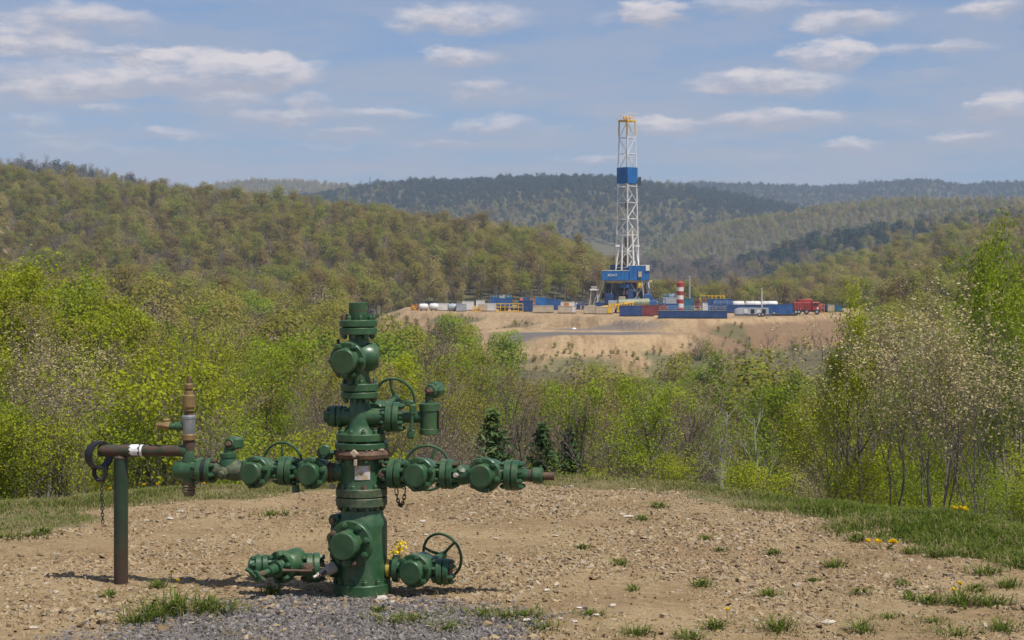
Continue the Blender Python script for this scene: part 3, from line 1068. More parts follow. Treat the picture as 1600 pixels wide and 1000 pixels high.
# ------------------------------------------------------------------ trees that stand alone in the picture
plant_px('lime', 60, 378, 46, 'tall yellow-green tree at the far left edge, highest crown of the left thicket', wide=1.25)
plant_px('lime', -30, 392, 42, 'yellow-green tree cut by the left edge of the photo above the blossom', wide=1.2)
plant_px('fresh', 105, 398, 50, 'bright green tree just right of the tallest yellow-green crown', wide=1.1)
plant_px('lime', 122, 396, 54, 'yellow-green tree between the highest crown at left and the budding trees', wide=1.1)
plant_px('lime', 12, 388, 57, 'yellow-green tree at the left edge behind the highest left crown', wide=1.2)
plant_px('lime', 185, 442, 48, 'yellow-green tree behind the tip of the brass relief valve, left of the budding tree', wide=1.2)
plant_px('gold', 275, 442, 41, 'golden budding tree standing directly behind the brass relief valve', wide=1.3)
plant_px('gold', 335, 458, 43, 'pale brown budding tree between the brass valve and the wellhead top', wide=1.0)
plant_px('blossom', 60, 452, 30, 'pale blossoming tree at the left edge above the black hanging ring', wide=1.35)
plant_px('blossom', 125, 500, 31, 'smaller blossoming tree right of the tall blossom at the left edge', wide=1.2)
plant_px('red', 30, 615, 24.5, 'thin sapling with red buds at the left edge of the pad')
plant_px('fresh', 420, 505, 62, 'fresh green tree left of the wellhead top in the hollow')
plant_px('blossom', 1462, 385, 26, 'tallest pale blossoming tree with several grey stems on the right bank', wide=1.45)
plant_px('blossom', 1390, 408, 27, 'blossoming multi-stemmed tree left of the tallest one on the right bank', wide=1.4)
plant_px('blossom', 1528, 425, 25, 'blossoming tree half hidden against the bright green tree at right', wide=1.35)
plant_px('lime', 1330, 424, 27, 'slender tree with fresh lime leaves left of the blossoming group at right', wide=0.55)
plant_px('fresh', 1580, 345, 30, 'big bright green tree at the right edge of the photo', wide=.48, rz=0.4)
plant_px('fresh', 1618, 312, 31, 'tallest bright green tree cut by the right edge of the photo', wide=.62, rz=2.0)
plant_px('fresh', 1600, 470, 27, 'lower bright green tree in front of the tallest one at the right edge', wide=.6, rz=3.0)
plant_px('lime', 1645, 345, 33, 'bright yellow-green tree cut by the right edge of the photo', wide=.8)
plant_px('fresh', 1560, 420, 33, 'green tree behind the blossoming group near the right edge', wide=.45)
plant_px('fir', 768, 638, 45, 'dark fir behind the tip of the right wellhead arm, tallest of three', wide=1.5)
plant_px('fir', 848, 658, 43, 'middle dark fir of three behind the end of the right arm', wide=1.4)
plant_px('fir', 889, 668, 48, 'smallest dark fir right of the end of the wellhead arm', wide=1.4)
plant_px('fresh', 1110, 522, 175, 'round bright green tree below the low blue tank of the drilling site', wide=1.0)
plant_px('fresh', 785, 530, 120, 'upright green tree in front of the sandy bank, left of its bench', wide=0.8)
plant_px('olive', 715, 520, 118, 'broad olive tree covering the sandy bank right of the wellhead top', wide=1.1)
plant_px('bare', 640, 500, 78, 'bare twin-stemmed tree right of the wellhead cap against the sandy bank', wide=0.9)
plant_px('bare', 605, 520, 70, 'bare tree close behind the upper hand wheel', wide=0.8)
plant_px('bare', 1060, 590, 46, 'bare tree with spreading dark limbs in the middle of the hollow', wide=1.2)
plant_px('bare', 985, 585, 48, 'leaning bare tree left of the spreading bare tree in the middle', wide=1.0)
plant_px('pale', 1135, 640, 34, 'thin pale-trunked sapling behind the grassy lip right of centre', wide=0.8)
plant_px('fresh', 1185, 560, 70, 'green tree with a full crown right of centre in the hollow', wide=1.1)
plant_px('lime', 1285, 610, 40, 'yellow-green tree left of the grey stems of the blossoming group', wide=1.1)
plant_px('blossom', 1270, 690, 34, 'low blossoming bush in front of the yellow-green tree right of centre', wide=1.3)
plant_px('bare', 850, 560, 90, 'bare grey tree below the left end of the bench of the sandy bank', wide=1.0)

for (px_i, yt, Yi, kd, lab) in ((1090, 512, 285, 'twig', 'dark bush on the edge of the drilling bank below the low blue tank'), (1165, 520, 290, 'bare', 'small bare tree on the reddish bank, leftmost of the row below the grey trailer'),
                                (1195, 512, 295, 'bare', 'bare tree on the reddish bank straight below the grey trailer'), (1240, 518, 292, 'bare', 'bare tree on the reddish bank below the wide blue container'), (1285, 515, 300, 'bare', 'bare tree on the reddish bank below the red truck'),
                                (1075, 545, 270, 'olive', 'olive tree at the foot of the sandy bank straight below the rig'), (1320, 520, 290, 'olive', 'olive tree on the bank at the right end of the pad'),
                                (990, 568, 250, 'olive', 'low olive tree on the tongue of grass below the bench'), (930, 562, 262, 'shrub', 'green bush on the mound below the bench of the sandy bank')):
    plant_px(kd, px_i, yt, Yi, lab, wide=1.3)

for (px_i, yt, Yi, kd, lab) in ((1352, 470, 31, 'bare', 'thin bare tree between the slender lime tree and the blossoming group'), 
                                 (1300, 560, 28, 'bare', 'low bare tree at the left foot of the blossoming group'), (1330, 690, 27, 'shrub', 'leafy shrub under the slender lime tree'), (1420, 700, 30, 'shrub', 'leafy shrub behind the stems of the tallest blossoming tree'), (1480, 680, 31, 'shrub', 'leafy shrub right of the stems of the tallest blossoming tree'), (1540, 690, 27, 'shrub', 'leafy shrub under the big bright green tree'), (1375, 650, 34, 'shrub', 'tall leafy shrub behind the blossoming group'),
                                (225, 520, 36, 'bare', 'thin bare tree behind the steel tee of the riser'), (20, 560, 30, 'bare', 'bare tree at the left edge behind the red-budded sapling'), (690, 600, 44, 'bare', 'bare tree right of the upright drip trap'), (770, 560, 66, 'bare', 'bare tree above the dark fir')):
    plant_px(kd, px_i, yt, Yi, lab, wide=.8)

# tree tops follow these rows along the edge of the thicket
ENV = np.array([(-200, 440), (0, 436), (100, 440), (135, 455), (250, 478), (340, 485), (390, 500), (430, 510), (480, 530), (560, 530), (640, 535), (700, 540), (760, 540), (830, 555), (890, 568), (950, 590), (1000, 572), (1060, 560), (1130, 565), (1200, 580), (1290, 585), (1340, 545), (1400, 560), (1520, 470), (1600, 400), (1800, 380)], float)
REGION = [(-1e9, 470, 'in the thicket left of the wellhead'), (470, 700, 'in the hollow behind the wellhead'), (700, 1000, 'in the hollow below the sandy bank'),
          (1000, 1290, 'in the hollow right of centre'), (1290, 1e9, 'behind the blossoming group on the right bank')]
PLACES = [(-1e9, 60, 'at the left edge of the photo'), (60, 150, 'above the black hanging ring'), (150, 240, 'above the rusty pipe beam'), (240, 330, 'behind the brass relief valve'), (330, 430, 'above the left wellhead arm'),
          (430, 520, 'just left of the wellhead'), (520, 610, 'right behind the wellhead'), (610, 700, 'behind the upright drip trap'), (700, 790, 'above the right wellhead arm'), (790, 880, 'beyond the tip of the right arm'),
          (880, 970, 'left of and below the drilling rig'), (970, 1060, 'straight below the drilling rig'), (1060, 1150, 'below the low blue tank'), (1150, 1230, 'below the grey trailer'), (1230, 1310, 'below the red truck'),
          (1310, 1400, 'left of the tallest blossoming tree'), (1400, 1480, 'behind the tallest blossoming tree'), (1480, 1550, 'left of the big bright green tree'), (1550, 1e9, 'at the right edge of the photo')]


def place_words(px, Y, near, far):
    w = next(r[2] for r in PLACES if r[0] <= px < r[1])
    return w + (', close below the lip' if Y < near else ', deep in the hollow' if Y > far else ', halfway down the slope')


DESC = {'lime': 'yellow-green tree in young leaf', 'fresh': 'fresh green tree', 'olive': 'olive-brown tree coming into leaf', 'gold': 'golden budding tree', 'bare': 'bare grey-brown tree', 'pale': 'slender pale-trunked tree', 'blossom': 'pale blossoming tree', 'shrub': 'leafy bright shrub', 'twig': 'bare twiggy shrub', 'fir': 'dark fir tree'}
taken = [(o.location.x, o.location.y) for o in scene.objects if o.get('category') in ('tree',)]
KW = {0: (['lime', 'fresh', 'olive', 'gold', 'bare'], [.44, .20, .16, .12, .08]), 1: (['olive', 'fresh', 'bare', 'lime', 'gold'], [.36, .16, .32, .08, .08]),
      2: (['olive', 'bare', 'fresh', 'lime', 'gold'], [.36, .38, .16, .05, .05]), 3: (['bare', 'olive', 'fresh', 'lime', 'pale'], [.38, .30, .18, .08, .06]),
      4: (['fresh', 'lime', 'olive', 'bare', 'blossom'], [.42, .30, .22, .04, .02])}
placed = 0
cand = 0
g_ = np.random.default_rng(99)
while placed < 205 and cand < 9000:
    cand += 1
    Y = math.sqrt(g_.uniform(29 ** 2, 150 ** 2)) if g_.random() < 0.62 else g_.uniform(27, 75)
    px = g_.uniform(-90, 1690)
    x = (px - 800) / 2600 * Y
    ri = next(i for i, r in enumerate(REGION) if r[0] <= px < r[1])
    dmin = 2.4 + Y * 0.026
    if any((x - a_) ** 2 + (Y - b2) ** 2 < dmin * dmin for a_, b2 in taken):
        continue
    ks, ws = KW[ri]
    kind = ks[g_.choice(len(ks), p=np.array(ws) / sum(ws))]
    zg = ground_z(x, Y)
    ztop = EYE - (np.interp(px, ENV[:, 0], ENV[:, 1]) + abs(g_.normal()) * 16 + 4 - HZ) * Y / 2600
    hmax = ztop - zg
    h = min(hmax, g_.uniform(6.5, 12.5))
    if h < 2.8:
        continue
    if 735 < px < 920 and Y < 36:
        continue
    if px > 1080 and Y < 47 and kind in ('lime', 'fresh', 'olive'):
        continue
    if 1290 < px < 1540 and Y < 45 and kind != 'blossom':
        h = min(h, 3.6)
    taken.append((x, Y))
    lab = '%s %s' % (DESC[kind], place_words(px, Y, 42, 80))
    plant(kind, x, Y, h, lab, 'trees ' + place_words(px, Y, 42, 80), z=zg)
    placed += 1
# shrubs on the bank just below the lip
n_sh = 0
while n_sh < 62:
    px = g_.uniform(-60, 1670)
    yc = float(edge_y(CREST, px))
    Y = yc + g_.uniform(2.5, 16)
    x = (px - 800) / 2600 * Y
    kind = 'shrub' if g_.random() < (0.85 if px < 480 or px > 1180 else 0.28) else 'twig'
    if 740 < px < 915 and Y < 37:
        n_sh += 1 if g_.random() < .3 else 0
        continue
    if 1240 < px < 1570 and (g_.random() < .6 or Y < yc + 6):
        n_sh += 1
        continue
    hgt = g_.uniform(1.3, 2.7) * (.62 if px > 1000 else 1) * (1.15 if px < 330 else 0.85)
    ri = next(i for i, r in enumerate(REGION) if r[0] <= px < r[1])
    plant(kind, x, Y, hgt, 'low %s %s' % (DESC[kind], place_words(px, Y, yc + 6, yc + 11).replace('close below', 'nearest to').replace('deep in the hollow', 'furthest down').replace('halfway down the slope', 'second row down')), 'shrubs ' + place_words(px, Y, yc + 6, yc + 11), wide=1.2)
    n_sh += 1

# ------------------------------------------------------------------ forest beyond, one mass per stretch of country
proto_col = bpy.data.collections.new('forest_kinds')


def far_tree(name, seed, leaf, H, W, n, size, trunk=True, sparse=False, cone=False):
    g = np.random.default_rng(seed)
    nl = 15
    lumps = rand_dirs(nl, g, 0.1) * (0.55 + 0.45 * g.random((nl, 1))) * np.array([W * .29, W * .29, H * .28]) + np.array([0, 0, H * .58])
    if cone:
        zz = g.random(n) ** 1.4
        r_ = (1 - zz) * W * 0.42 * np.sqrt(g.random(n))
        th = g.random(n) * 6.283
        pts = np.stack([r_ * np.cos(th), r_ * np.sin(th), H * (0.12 + 0.88 * zz)], 1)
        dirs = rand_dirs(n, g, .3)
    else:
        k = g.integers(0, nl, n)
        dirs = rand_dirs(n, g, 0.25)
        rad = (W * 0.19) * (0.55 + 0.5 * g.random(n) ** 0.5)[:, None]
        pts = lumps[k] + dirs * rad
        if sparse:
            st = g.random(n) < 0.25
            pts[st, :2] *= 0.45
            pts[st, 2] = H * (0.2 + 0.5 * g.random(st.sum()))
    ctr = np.array([0, 0, H * .42])
    out = pts - ctr
    out /= np.linalg.norm(out, axis=1, keepdims=True)
    if not cone:
        out = out * .6 + dirs * .4
    nrm = out * .9 + rand_dirs(n, g, .3) * .34
    nrm /= np.linalg.norm(nrm, axis=1, keepdims=True)
    v, f = leaf_quads(pts, size, g, 0.5, 0.8, normals=nrm)
    tint = g.random(len(f))
    mi = np.zeros(len(f), int)
    if trunk:
        mb = MB()
        mb.tube([(0, 0, -1), (0.1, 0, H * .4), (0.0, 0.1, H * .75)], [H * .017, H * .013, H * .006], 4)
        for j in range(5):
            a_ = j * 1.3 + seed
            mb.tube([(0, 0, H * (.28 + .07 * j)), (math.cos(a_) * W * .3, math.sin(a_) * W * .3, H * (.5 + .08 * j))], [H * .006, H * .002], 3)
        tv = np.array(mb.v); n0 = len(v)
        tf = np.array([q_ for q_ in mb.f if len(q_) == 4])
        v = np.concatenate([v, tv]); f = np.concatenate([f, tf + n0])
        mi = np.concatenate([mi, np.ones(len(tf), int)]); tint = np.concatenate([tint, np.zeros(len(tf))])
    me = mesh_arrays(name, v, f, tint=tint, mats=[M[leaf], M['bark']], mat_idx=mi)
    o = bpy.data.objects.new(name, me)
    proto_col.objects.link(o)
    return o


# names sort in this order, which is the order the scatter picks from
PROTO = ['a_leafy_forest_tree', 'b_leafy_forest_tree', 'c_fresh_forest_tree', 'd_budding_forest_tree', 'e_bare_forest_tree', 'f_bare_forest_tree', 'g_shaded_forest_tree', 'h_shaded_forest_tree', 'i_shaded_conifer_forest_tree', 'j_valley_tree', 'k_valley_tree', 'l_valley_tree']
far_tree(PROTO[0], 1, 'far_leaf', 13.5, 8.8, 1250, 0.42)
far_tree(PROTO[1], 2, 'far_leaf', 16, 8.2, 1250, 0.42)
far_tree(PROTO[2], 3, 'far_green', 13.5, 8.4, 1200, 0.42)
far_tree(PROTO[3], 4, 'far_gold', 14, 8.8, 1000, 0.40)
far_tree(PROTO[4], 5, 'far_bare', 15.5, 9, 620, 0.30, sparse=True)
far_tree(PROTO[5], 6, 'far_bare', 17.5, 8, 560, 0.30, sparse=True)
far_tree(PROTO[6], 7, 'far_shaded', 15, 12, 330, 1.0, trunk=False)
far_tree(PROTO[7], 8, 'far_shaded', 17, 11, 320, 1.0, trunk=False)
far_tree(PROTO[8], 9, 'far_shaded', 17, 8, 240, 1.1, trunk=False, cone=True)
far_tree(PROTO[9], 10, 'leaf_olive', 12, 10, 2600, 0.30)
far_tree(PROTO[10], 11, 'leaf_bud', 12, 9, 1900, 0.24, sparse=True)
far_tree(PROTO[11], 12, 'leaf_fresh', 11, 9, 2600, 0.30)


def scatter(name, P, kinds, scl, rz):
    me = bpy.data.meshes.new(name)
    me.vertices.add(len(P))
    me.vertices.foreach_set('co', P.astype(np.float32).ravel())
    for nm, typ, arr in (('pick', 'INT', kinds.astype(np.int32)), ('size', 'FLOAT', scl.astype(np.float32)), ('turn', 'FLOAT', rz.astype(np.float32))):
        me.attributes.new(nm, typ, 'POINT').data.foreach_set('value', arr)
    o = link(name, me)
    ng = bpy.data.node_groups.new(name, 'GeometryNodeTree')
    ng.interface.new_socket('Geometry', in_out='INPUT', socket_type='NodeSocketGeometry')
    ng.interface.new_socket('Geometry', in_out='OUTPUT', socket_type='NodeSocketGeometry')
    N, Lk = ng.nodes, ng.links
    gi, go = N.new('NodeGroupInput'), N.new('NodeGroupOutput')
    ci = N.new('GeometryNodeCollectionInfo')
    ci.inputs['Collection'].default_value = proto_col
    ci.inputs['Separate Children'].default_value = True
    ci.inputs['Reset Children'].default_value = True
    ip = N.new('GeometryNodeInstanceOnPoints')
    ip.inputs['Pick Instance'].default_value = True

    def attr(nm, typ):
        n = N.new('GeometryNodeInputNamedAttribute')
        n.data_type = typ
        n.inputs['Name'].default_value = nm
        return n.outputs['Attribute']
    cx = N.new('ShaderNodeCombineXYZ')
    Lk.new(attr('turn', 'FLOAT'), cx.inputs[2])
    er = N.new('FunctionNodeEulerToRotation')
    Lk.new(cx.outputs[0], er.inputs[0])
    Lk.new(gi.outputs[0], ip.inputs['Points'])
    Lk.new(ci.outputs[0], ip.inputs['Instance'])
    Lk.new(attr('pick', 'INT'), ip.inputs['Instance Index'])
    Lk.new(er.outputs[0], ip.inputs['Rotation'])
    Lk.new(attr('size', 'FLOAT'), ip.inputs['Scale'])
    Lk.new(ip.outputs[0], go.inputs[0])
    md = o.modifiers.new('trees', 'NODES')
    md.node_group = ng
    return tag(o, kind='stuff')


# which country belongs to which hill, and what grows there
def hill_of(X, Y):
    px, rr, th = bearing(X, Y)
    best = np.full(X.shape, -1e9); who = np.full(X.shape, -1)
    for i, (n_, xs_, ys_, (dx, dd), fr, wb) in enumerate(HILLS):
        Rg = np.interp(px, dx, dd)
        yr = np.interp(px, xs_, ys_, left=ys_[0] + 60, right=ys_[-1] + (60 if xs_[-1] < 1600 else 0))
        zr = EYE + (HZ - yr) * Rg / 2600.0 - 13.0
        tt = np.clip(np.where(rr < Rg, 1 - (Rg - rr) / (Rg * fr), 1 - (rr - Rg) / wb), 0, 1)
        h = np.where(tt > 0, -13 + (zr + 13) * np.sin(tt * math.pi / 2) ** 1.35, -1e9)
        who = np.where(h > best, i, who); best = np.maximum(best, h)
    return who


# mixes: leafy, leafy, fresh, budding, bare, bare, then two crowns and a conifer coloured dark as cloud shadow
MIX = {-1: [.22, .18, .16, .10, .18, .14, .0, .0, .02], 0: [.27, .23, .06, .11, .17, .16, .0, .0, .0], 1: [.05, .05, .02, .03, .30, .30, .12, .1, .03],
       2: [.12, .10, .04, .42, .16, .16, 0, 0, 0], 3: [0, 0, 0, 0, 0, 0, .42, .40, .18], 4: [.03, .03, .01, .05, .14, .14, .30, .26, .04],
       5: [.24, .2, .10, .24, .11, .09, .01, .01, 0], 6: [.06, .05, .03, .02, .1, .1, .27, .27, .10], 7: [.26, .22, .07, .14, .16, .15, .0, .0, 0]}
PTS = []
for (ya, yb, sp) in ((34, 125, 6.0), (125, 330, 6.2), (330, 1150, 5.6), (1150, 2300, 9.2), (2300, 4600, 10.0)):
    xm = 0.57 * yb
    gx, gy = np.meshgrid(np.arange(-xm, xm, sp), np.arange(ya, yb, sp))
    gx = gx.ravel() + g_.uniform(-.48, .48, gx.size) * sp
    gy = gy.ravel() + g_.uniform(-.48, .48, gy.size) * sp
    k = (np.abs(gx / gy) < 0.56)
    if ya < 100:      # beside the individually planted trees
        k &= np.abs(gx / gy) > 0.345
    PTS.append(np.stack([gx[k], gy[k], np.full(k.sum(), sp)], 1))
PTS = np.concatenate(PTS)
X_, Y_ = PTS[:, 0], PTS[:, 1]
Z_ = terrain(X_, Y_)
px_, rr_, _t = bearing(X_, Y_)
low_growth = np.zeros(len(X_), bool)
ok = ~(on_pad(X_, Y_) & (Y_ > 255) & (Y_ < 556) & (X_ > -76) & (X_ < 151))
# keep trees off the bank, the meadow below it, and a few far fields
ok &= ~((px_ > 1120) & (px_ < 1350) & (rr_ > 268) & (rr_ < 345))
ok &= ~((px_ > 745) & (px_ < 1330) & (rr_ > 205) & (rr_ < 345) & (g_.random(len(X_)) > 0.04))
low_growth = (px_ > 540) & (px_ < 790) & (rr_ > 270) & (rr_ < 445)
ok &= ~((np.hypot((px_ - 905) / 62, (rr_ - 2060) / 60) < 1))
# hidden country needs no trees
ub = np.linspace(-0.58, 0.58, 580)
yb_ = np.geomspace(30, 4700, 420)
UU, YY = np.meshgrid(ub, yb_)
ang = (terrain(UU * YY, YY) + 3.0 - EYE) / YY
run = np.maximum.accumulate(ang, axis=0)
ui = np.clip(np.round((X_ / Y_ + 0.58) / 1.16 * 579).astype(int), 0, 579)
yi = np.clip(np.searchsorted(yb_, Y_ - 25) - 1, 0, 419)
ok &= ((Z_ + 19 - EYE) / Y_) > run[yi, ui] - 0.0035
X_, Y_, Z_, S_ = X_[ok], Y_[ok], Z_[ok], PTS[ok, 2]
who = hill_of(X_, Y_)
cl = fbm(X_ / 120, Y_ / 120, 91, 3)
kind = np.zeros(len(X_), int)
for w in range(-1, 8):
    sel = who == w
    p = np.array(MIX[w]); p = p / p.sum()
    r_ = np.clip(g_.random(sel.sum()) * 0.72 + (cl[sel] + 0.5) * 0.28, 0, 0.999)
    kind[sel] = np.searchsorted(np.cumsum(p), r_)
kind = np.clip(kind, 0, 8)
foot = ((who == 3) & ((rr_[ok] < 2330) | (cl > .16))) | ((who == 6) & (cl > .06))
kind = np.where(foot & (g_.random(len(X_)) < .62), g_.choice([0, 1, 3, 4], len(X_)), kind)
kind = np.where(Y_ < 360, g_.choice([9, 10, 11], len(X_), p=[.42, .36, .22]), kind)
scl = g_.uniform(0.52, 1.0, len(X_)) + g_.random(len(X_)) ** 3 * .42 * np.where(Y_ < 125, 0.62, np.where(Y_ < 360, 0.8, 1.0)) * np.where((Y_ > 170) & (Y_ < 300) & (px_[ok] > 640) & (px_[ok] < 1340), np.where((px_[ok] > 740) & (px_[ok] < 1060), 0.50, 0.64), 1.0) * np.where(S_ > 9.5, 1.3, np.where(S_ > 8, 1.08, 1.0))
scl = np.where(low_growth[ok], g_.uniform(.16, .34, len(X_)), scl)
rz = g_.uniform(0, 6.283, len(X_))
P = np.stack([X_, Y_, Z_ - 0.4], 1)
near_f = Y_ < 345
for nm, sel in (('valley_woods', near_f), ('hillside_forest', (~near_f) & (Y_ < 1150)), ('distant_forest', Y_ >= 1150)):
    scatter(nm, P[sel], kind[sel], scl[sel], rz[sel])
# weeds and brush on the old fill of the bank
gm_ = (np.clip(grn, 0, 1) > .3) | ((PZ < -8.2) & (vnoise(PX / 5, PY / 5, 7) > .45))
vis = gm_ & (PZ > TZ - .2) & (D1 > 1.5) & (PY < 440)
wx, wy, wz = PX[vis], PY[vis], PZ[vis]
kk = g_.random(len(wx)) < .30
wx, wy, wz = wx[kk] + g_.uniform(-.5, .5, kk.sum()), wy[kk] + g_.uniform(-.5, .5, kk.sum()), wz[kk]
scatter('bank_brush', np.stack([wx, wy, wz - .1], 1), g_.choice([9, 10, 11], len(wx), p=[.4, .4, .2]), g_.uniform(.04, .13, len(wx)), g_.uniform(0, 6.28, len(wx)))
print('forest trees', len(X_), [int((kind == i).sum()) for i in range(9)])

# ------------------------------------------------------------------ drilling rig
RY = 400.0
RX = (980 - 800) / 2600 * RY
rig = empty('drilling_rig', (RX, RY, PAD_Z), 'tall white lattice drilling rig with blue drill floor on the sandy pad', 'drilling rig')
rb = Vector((RX, RY, PAD_Z))


def rp(px, py, dy=0.0):
    return at(px, py, RY + dy)


ZF = rp(0, 440).z            # underside of the drill floor
ROT = R(43)


def corner(k, half, z, off=0.0):
    a_ = ROT + R(90) * k + R(45)
    return Vector((RX + off + math.cos(a_) * half * 1.414, RY + math.sin(a_) * half * 1.414, z))


ZM0, ZM1 = rp(0, 418).z, rp(0, 190).z


def half_at(z):
    return 1.95 + (1.30 - 1.95) * (z - ZM0) / (ZM1 - ZM0)


mast = MB()
for k in range(4):
    mast.tube([corner(k, half_at(ZM0), ZM0), corner(k, half_at(ZM1), ZM1)], 0.16, 6)
mast_o = mast.build('mast', M['rig_white'], rig)
NB = 9
zs = [ZM0 + (ZM1 - ZM0) * i / NB for i in range(NB + 1)]
for i in range(NB + 1):
    for k in range(4):
        h = half_at(zs[i])
        MB().bar(corner(k, h, zs[i]), corner(k + 1, h, zs[i]), 0.085, 5).build('girt', M['rig_white'], mast_o)
for i in range(NB):
    for k in range(4):
        z0, z1 = zs[i], zs[i + 1]
        a_, b2 = (k, k + 1) if (i + k) % 2 else (k + 1, k)
        MB().bar(corner(a_, half_at(z0), z0), corner(b2, half_at(z1), z1), 0.075, 5).build('brace', M['rig_white'], mast_o)
        if i < 5:
            zm = (z0 + z1) / 2
            MB().bar(corner(b2, half_at(z0), z0), (corner(a_, half_at(zm), zm) + corner(b2, half_at(zm), zm)) / 2, 0.06, 5).build('brace', M['rig_white'], mast_o)
# crown with its sheaves and rail
cr = MB()
zc = ZM1
cr.box((RX, RY, zc + 0.15), (3.1, 3.1, 0.35), ROT)
for s in (-0.7, 0.0, 0.7):
    cr.disc((RX + s - 0.12, RY - 0.5, zc + 0.75), (1, 0, 0), 0, 0.25, 0.55, seg=16)
cr.box((RX, RY, zc + 0.95), (2.3, 0.5, 0.35), 0)
crown_o = cr.build('crown_block', M['rig_yellow'], rig)
for k in range(4):
    MB().bar(corner(k, half_at(ZM1) + .05, ZM1), corner(k, half_at(ZM1 - 3) + .06, ZM1 - 3.4), 0.2, 5).build('crown_leg', M['rig_yellow'], crown_o)
rl = MB()
for k in range(4):
    for dz in (1.0, 1.9):
        rl.bar(corner(k, 1.65, zc + dz), corner(k + 1, 1.65, zc + dz), 0.035, 4)
    for f in (0, .33, .67):
        p = corner(k, 1.65, 0) * (1 - f) + corner(k + 1, 1.65, 0) * f
        rl.bar((p.x, p.y, zc + 0.3), (p.x, p.y, zc + 1.9), 0.035, 4)
rl.bar((RX, RY, zc + 1), (RX, RY, zc + 2.6), 0.04, 4)
rl.build('crown_rail', M['rig_white'], rig)
# racking board windwalls: blue panels round the mast
zb0, zb1 = rp(0, 287).z, rp(0, 262).z
hb_ = half_at((zb0 + zb1) / 2) + 0.22
board = MB()
for k in range(4):
    a_, b2 = corner(k, hb_, (zb0 + zb1) / 2), corner(k + 1, hb_, (zb0 + zb1) / 2)
    mid = (a_ + b2) / 2
    ang_ = math.atan2(b2.y - a_.y, b2.x - a_.x)
    board.box(mid, ((b2 - a_).length - 0.05, 0.10, zb1 - zb0), ang_)
bo = board.build('racking_board', M['rig_blue'], rig)
for k in range(4):
    for f in (0.25, 0.5, 0.75):
        a_, b2 = corner(k, hb_ + 0.07, 0), corner(k + 1, hb_ + 0.07, 0)
        p = a_ * (1 - f) + b2 * f
        MB().bar((p.x, p.y, zb0), (p.x, p.y, zb1), 0.05, 4).build('stiffener', M['rig_blue'], bo)
MB().box((RX + 3.0, RY, zb0 + 0.6), (0.7, 0.9, 2.0)).build('side_ladder_cage', M['dark'], rig)
# things inside the mast
td = MB()
td.box((RX, RY, ZM0 + 6.0), (0.9, 0.9, 2.4), 0.3)
td.tube([(RX, RY, ZM0), (RX, RY, ZM1)], 0.08, 6)
td.box((RX, RY, ZM0 + 15), (0.8, 0.5, 1.6), 0.4)
td.box((RX - .5, RY, ZM0 + 1.6), (0.7, 0.6, 2.6), 0.4)
td.build('travelling_block', M['rust'], rig)
for s in (-1, 1):
    ml = MB()
    ml.tube([(RX + s * 1.5, RY - 2.0, ZM0 - 1), (RX + s * 1.1, RY - 1.4, ZM0 + 9)], 0.22, 6)
    ml.tube([(RX + s * 2.9, RY - 1.2, ZM0 - 1), (RX + s * 2.0, RY - 0.9, ZM0 + 5)], 0.16, 6)
    ml.box((RX + s * 2.4, RY - 1.2, ZM0 + 5.2), (1.0, 1.0, 0.5))
    ml.build('mast_shoe', M['rig_white'], rig)
# drill floor with its blue houses
fl = MB()
fl.box((RX, RY, ZF + 0.05), (11.2, 10.0, 0.55), bev=0.05)
fl.build('drill_floor', M['beige'], rig)


def house(px0, px1, py0, py1, dy, depth, name, mat, rot=0.0):
    p0, p1 = rp(px0, py1, dy), rp(px1, py0, dy)
    c = Vector(((p0.x + p1.x) / 2, RY + dy + depth / 2, (p0.z + p1.z) / 2))
    mb = MB()
    mb.box(c, (p1.x - p0.x, depth, p1.z - p0.z), rot, bev=0.06)
    o = mb.build(name, M[mat], rig, smooth=False)
    n = max(3, int((p1.x - p0.x) / 0.85))
    rib = MB()
    for i in range(n + 1):
        rib.box((p0.x + 0.05 + (p1.x - p0.x - 0.1) * i / n, RY + dy - 0.03, c.z), (0.07, 0.06, p1.z - p0.z - 0.1))
    rib.build('wall_ribs', M[mat], o, smooth=False)
    tp = MB()
    tp.box((c.x, c.y, p1.z + 0.06), (p1.x - p0.x + 0.12, depth + 0.1, 0.12))
    tp.build('roof_edge', M['rig_white' if mat != 'deep_blue' else 'deep_blue'], o, smooth=False)
    return o, p0, p1


dh, d0, d1 = house(941, 983, 423, 438.5, -6.2, 3.2, 'doghouse', 'rig_blue')
house(983.6, 1015, 415, 438, -5.4, 4.5, 'windwall_house', 'rig_blue')
house(954, 986, 414.5, 422.5, 2.0, 2.0, 'rear_house', 'deep_blue')
tc_ = bpy.data.curves.new('lettering', 'FONT')
tc_.body = 'ADAIT'
tc_.size = 0.78
tc_.extrude = 0.02
tc_.align_x = 'CENTER'
tc_.materials.append(M['rig_white'])
tmp_ = bpy.data.objects.new('lettering_curve', tc_)
C.objects.link(tmp_)
bpy.context.view_layer.update()
lm = bpy.data.meshes.new_from_object(tmp_.evaluated_get(bpy.context.evaluated_depsgraph_get()))
lm.materials.clear()
lm.materials.append(M['rig_white'])
bpy.data.objects.remove(tmp_)
to = bpy.data.objects.new('lettering', lm)
C.objects.link(to)
to.parent = dh
tp_ = rp(957, 431.8, -6.3)
to.location = (tp_.x - RX, tp_.y - RY - 0.02, tp_.z - PAD_Z)
to.rotation_euler = (R(90), 0, 0)
MB().box(rp(1000, 428.5, -5.55) , (0.8, 0.25, 1.3)).build('fan_housing', M['beige'], rig)
MB().box(rp(1012, 419, -5.55), (0.9, 0.2, 1.2)).build('white_cabinet', M['rig_white'], rig)
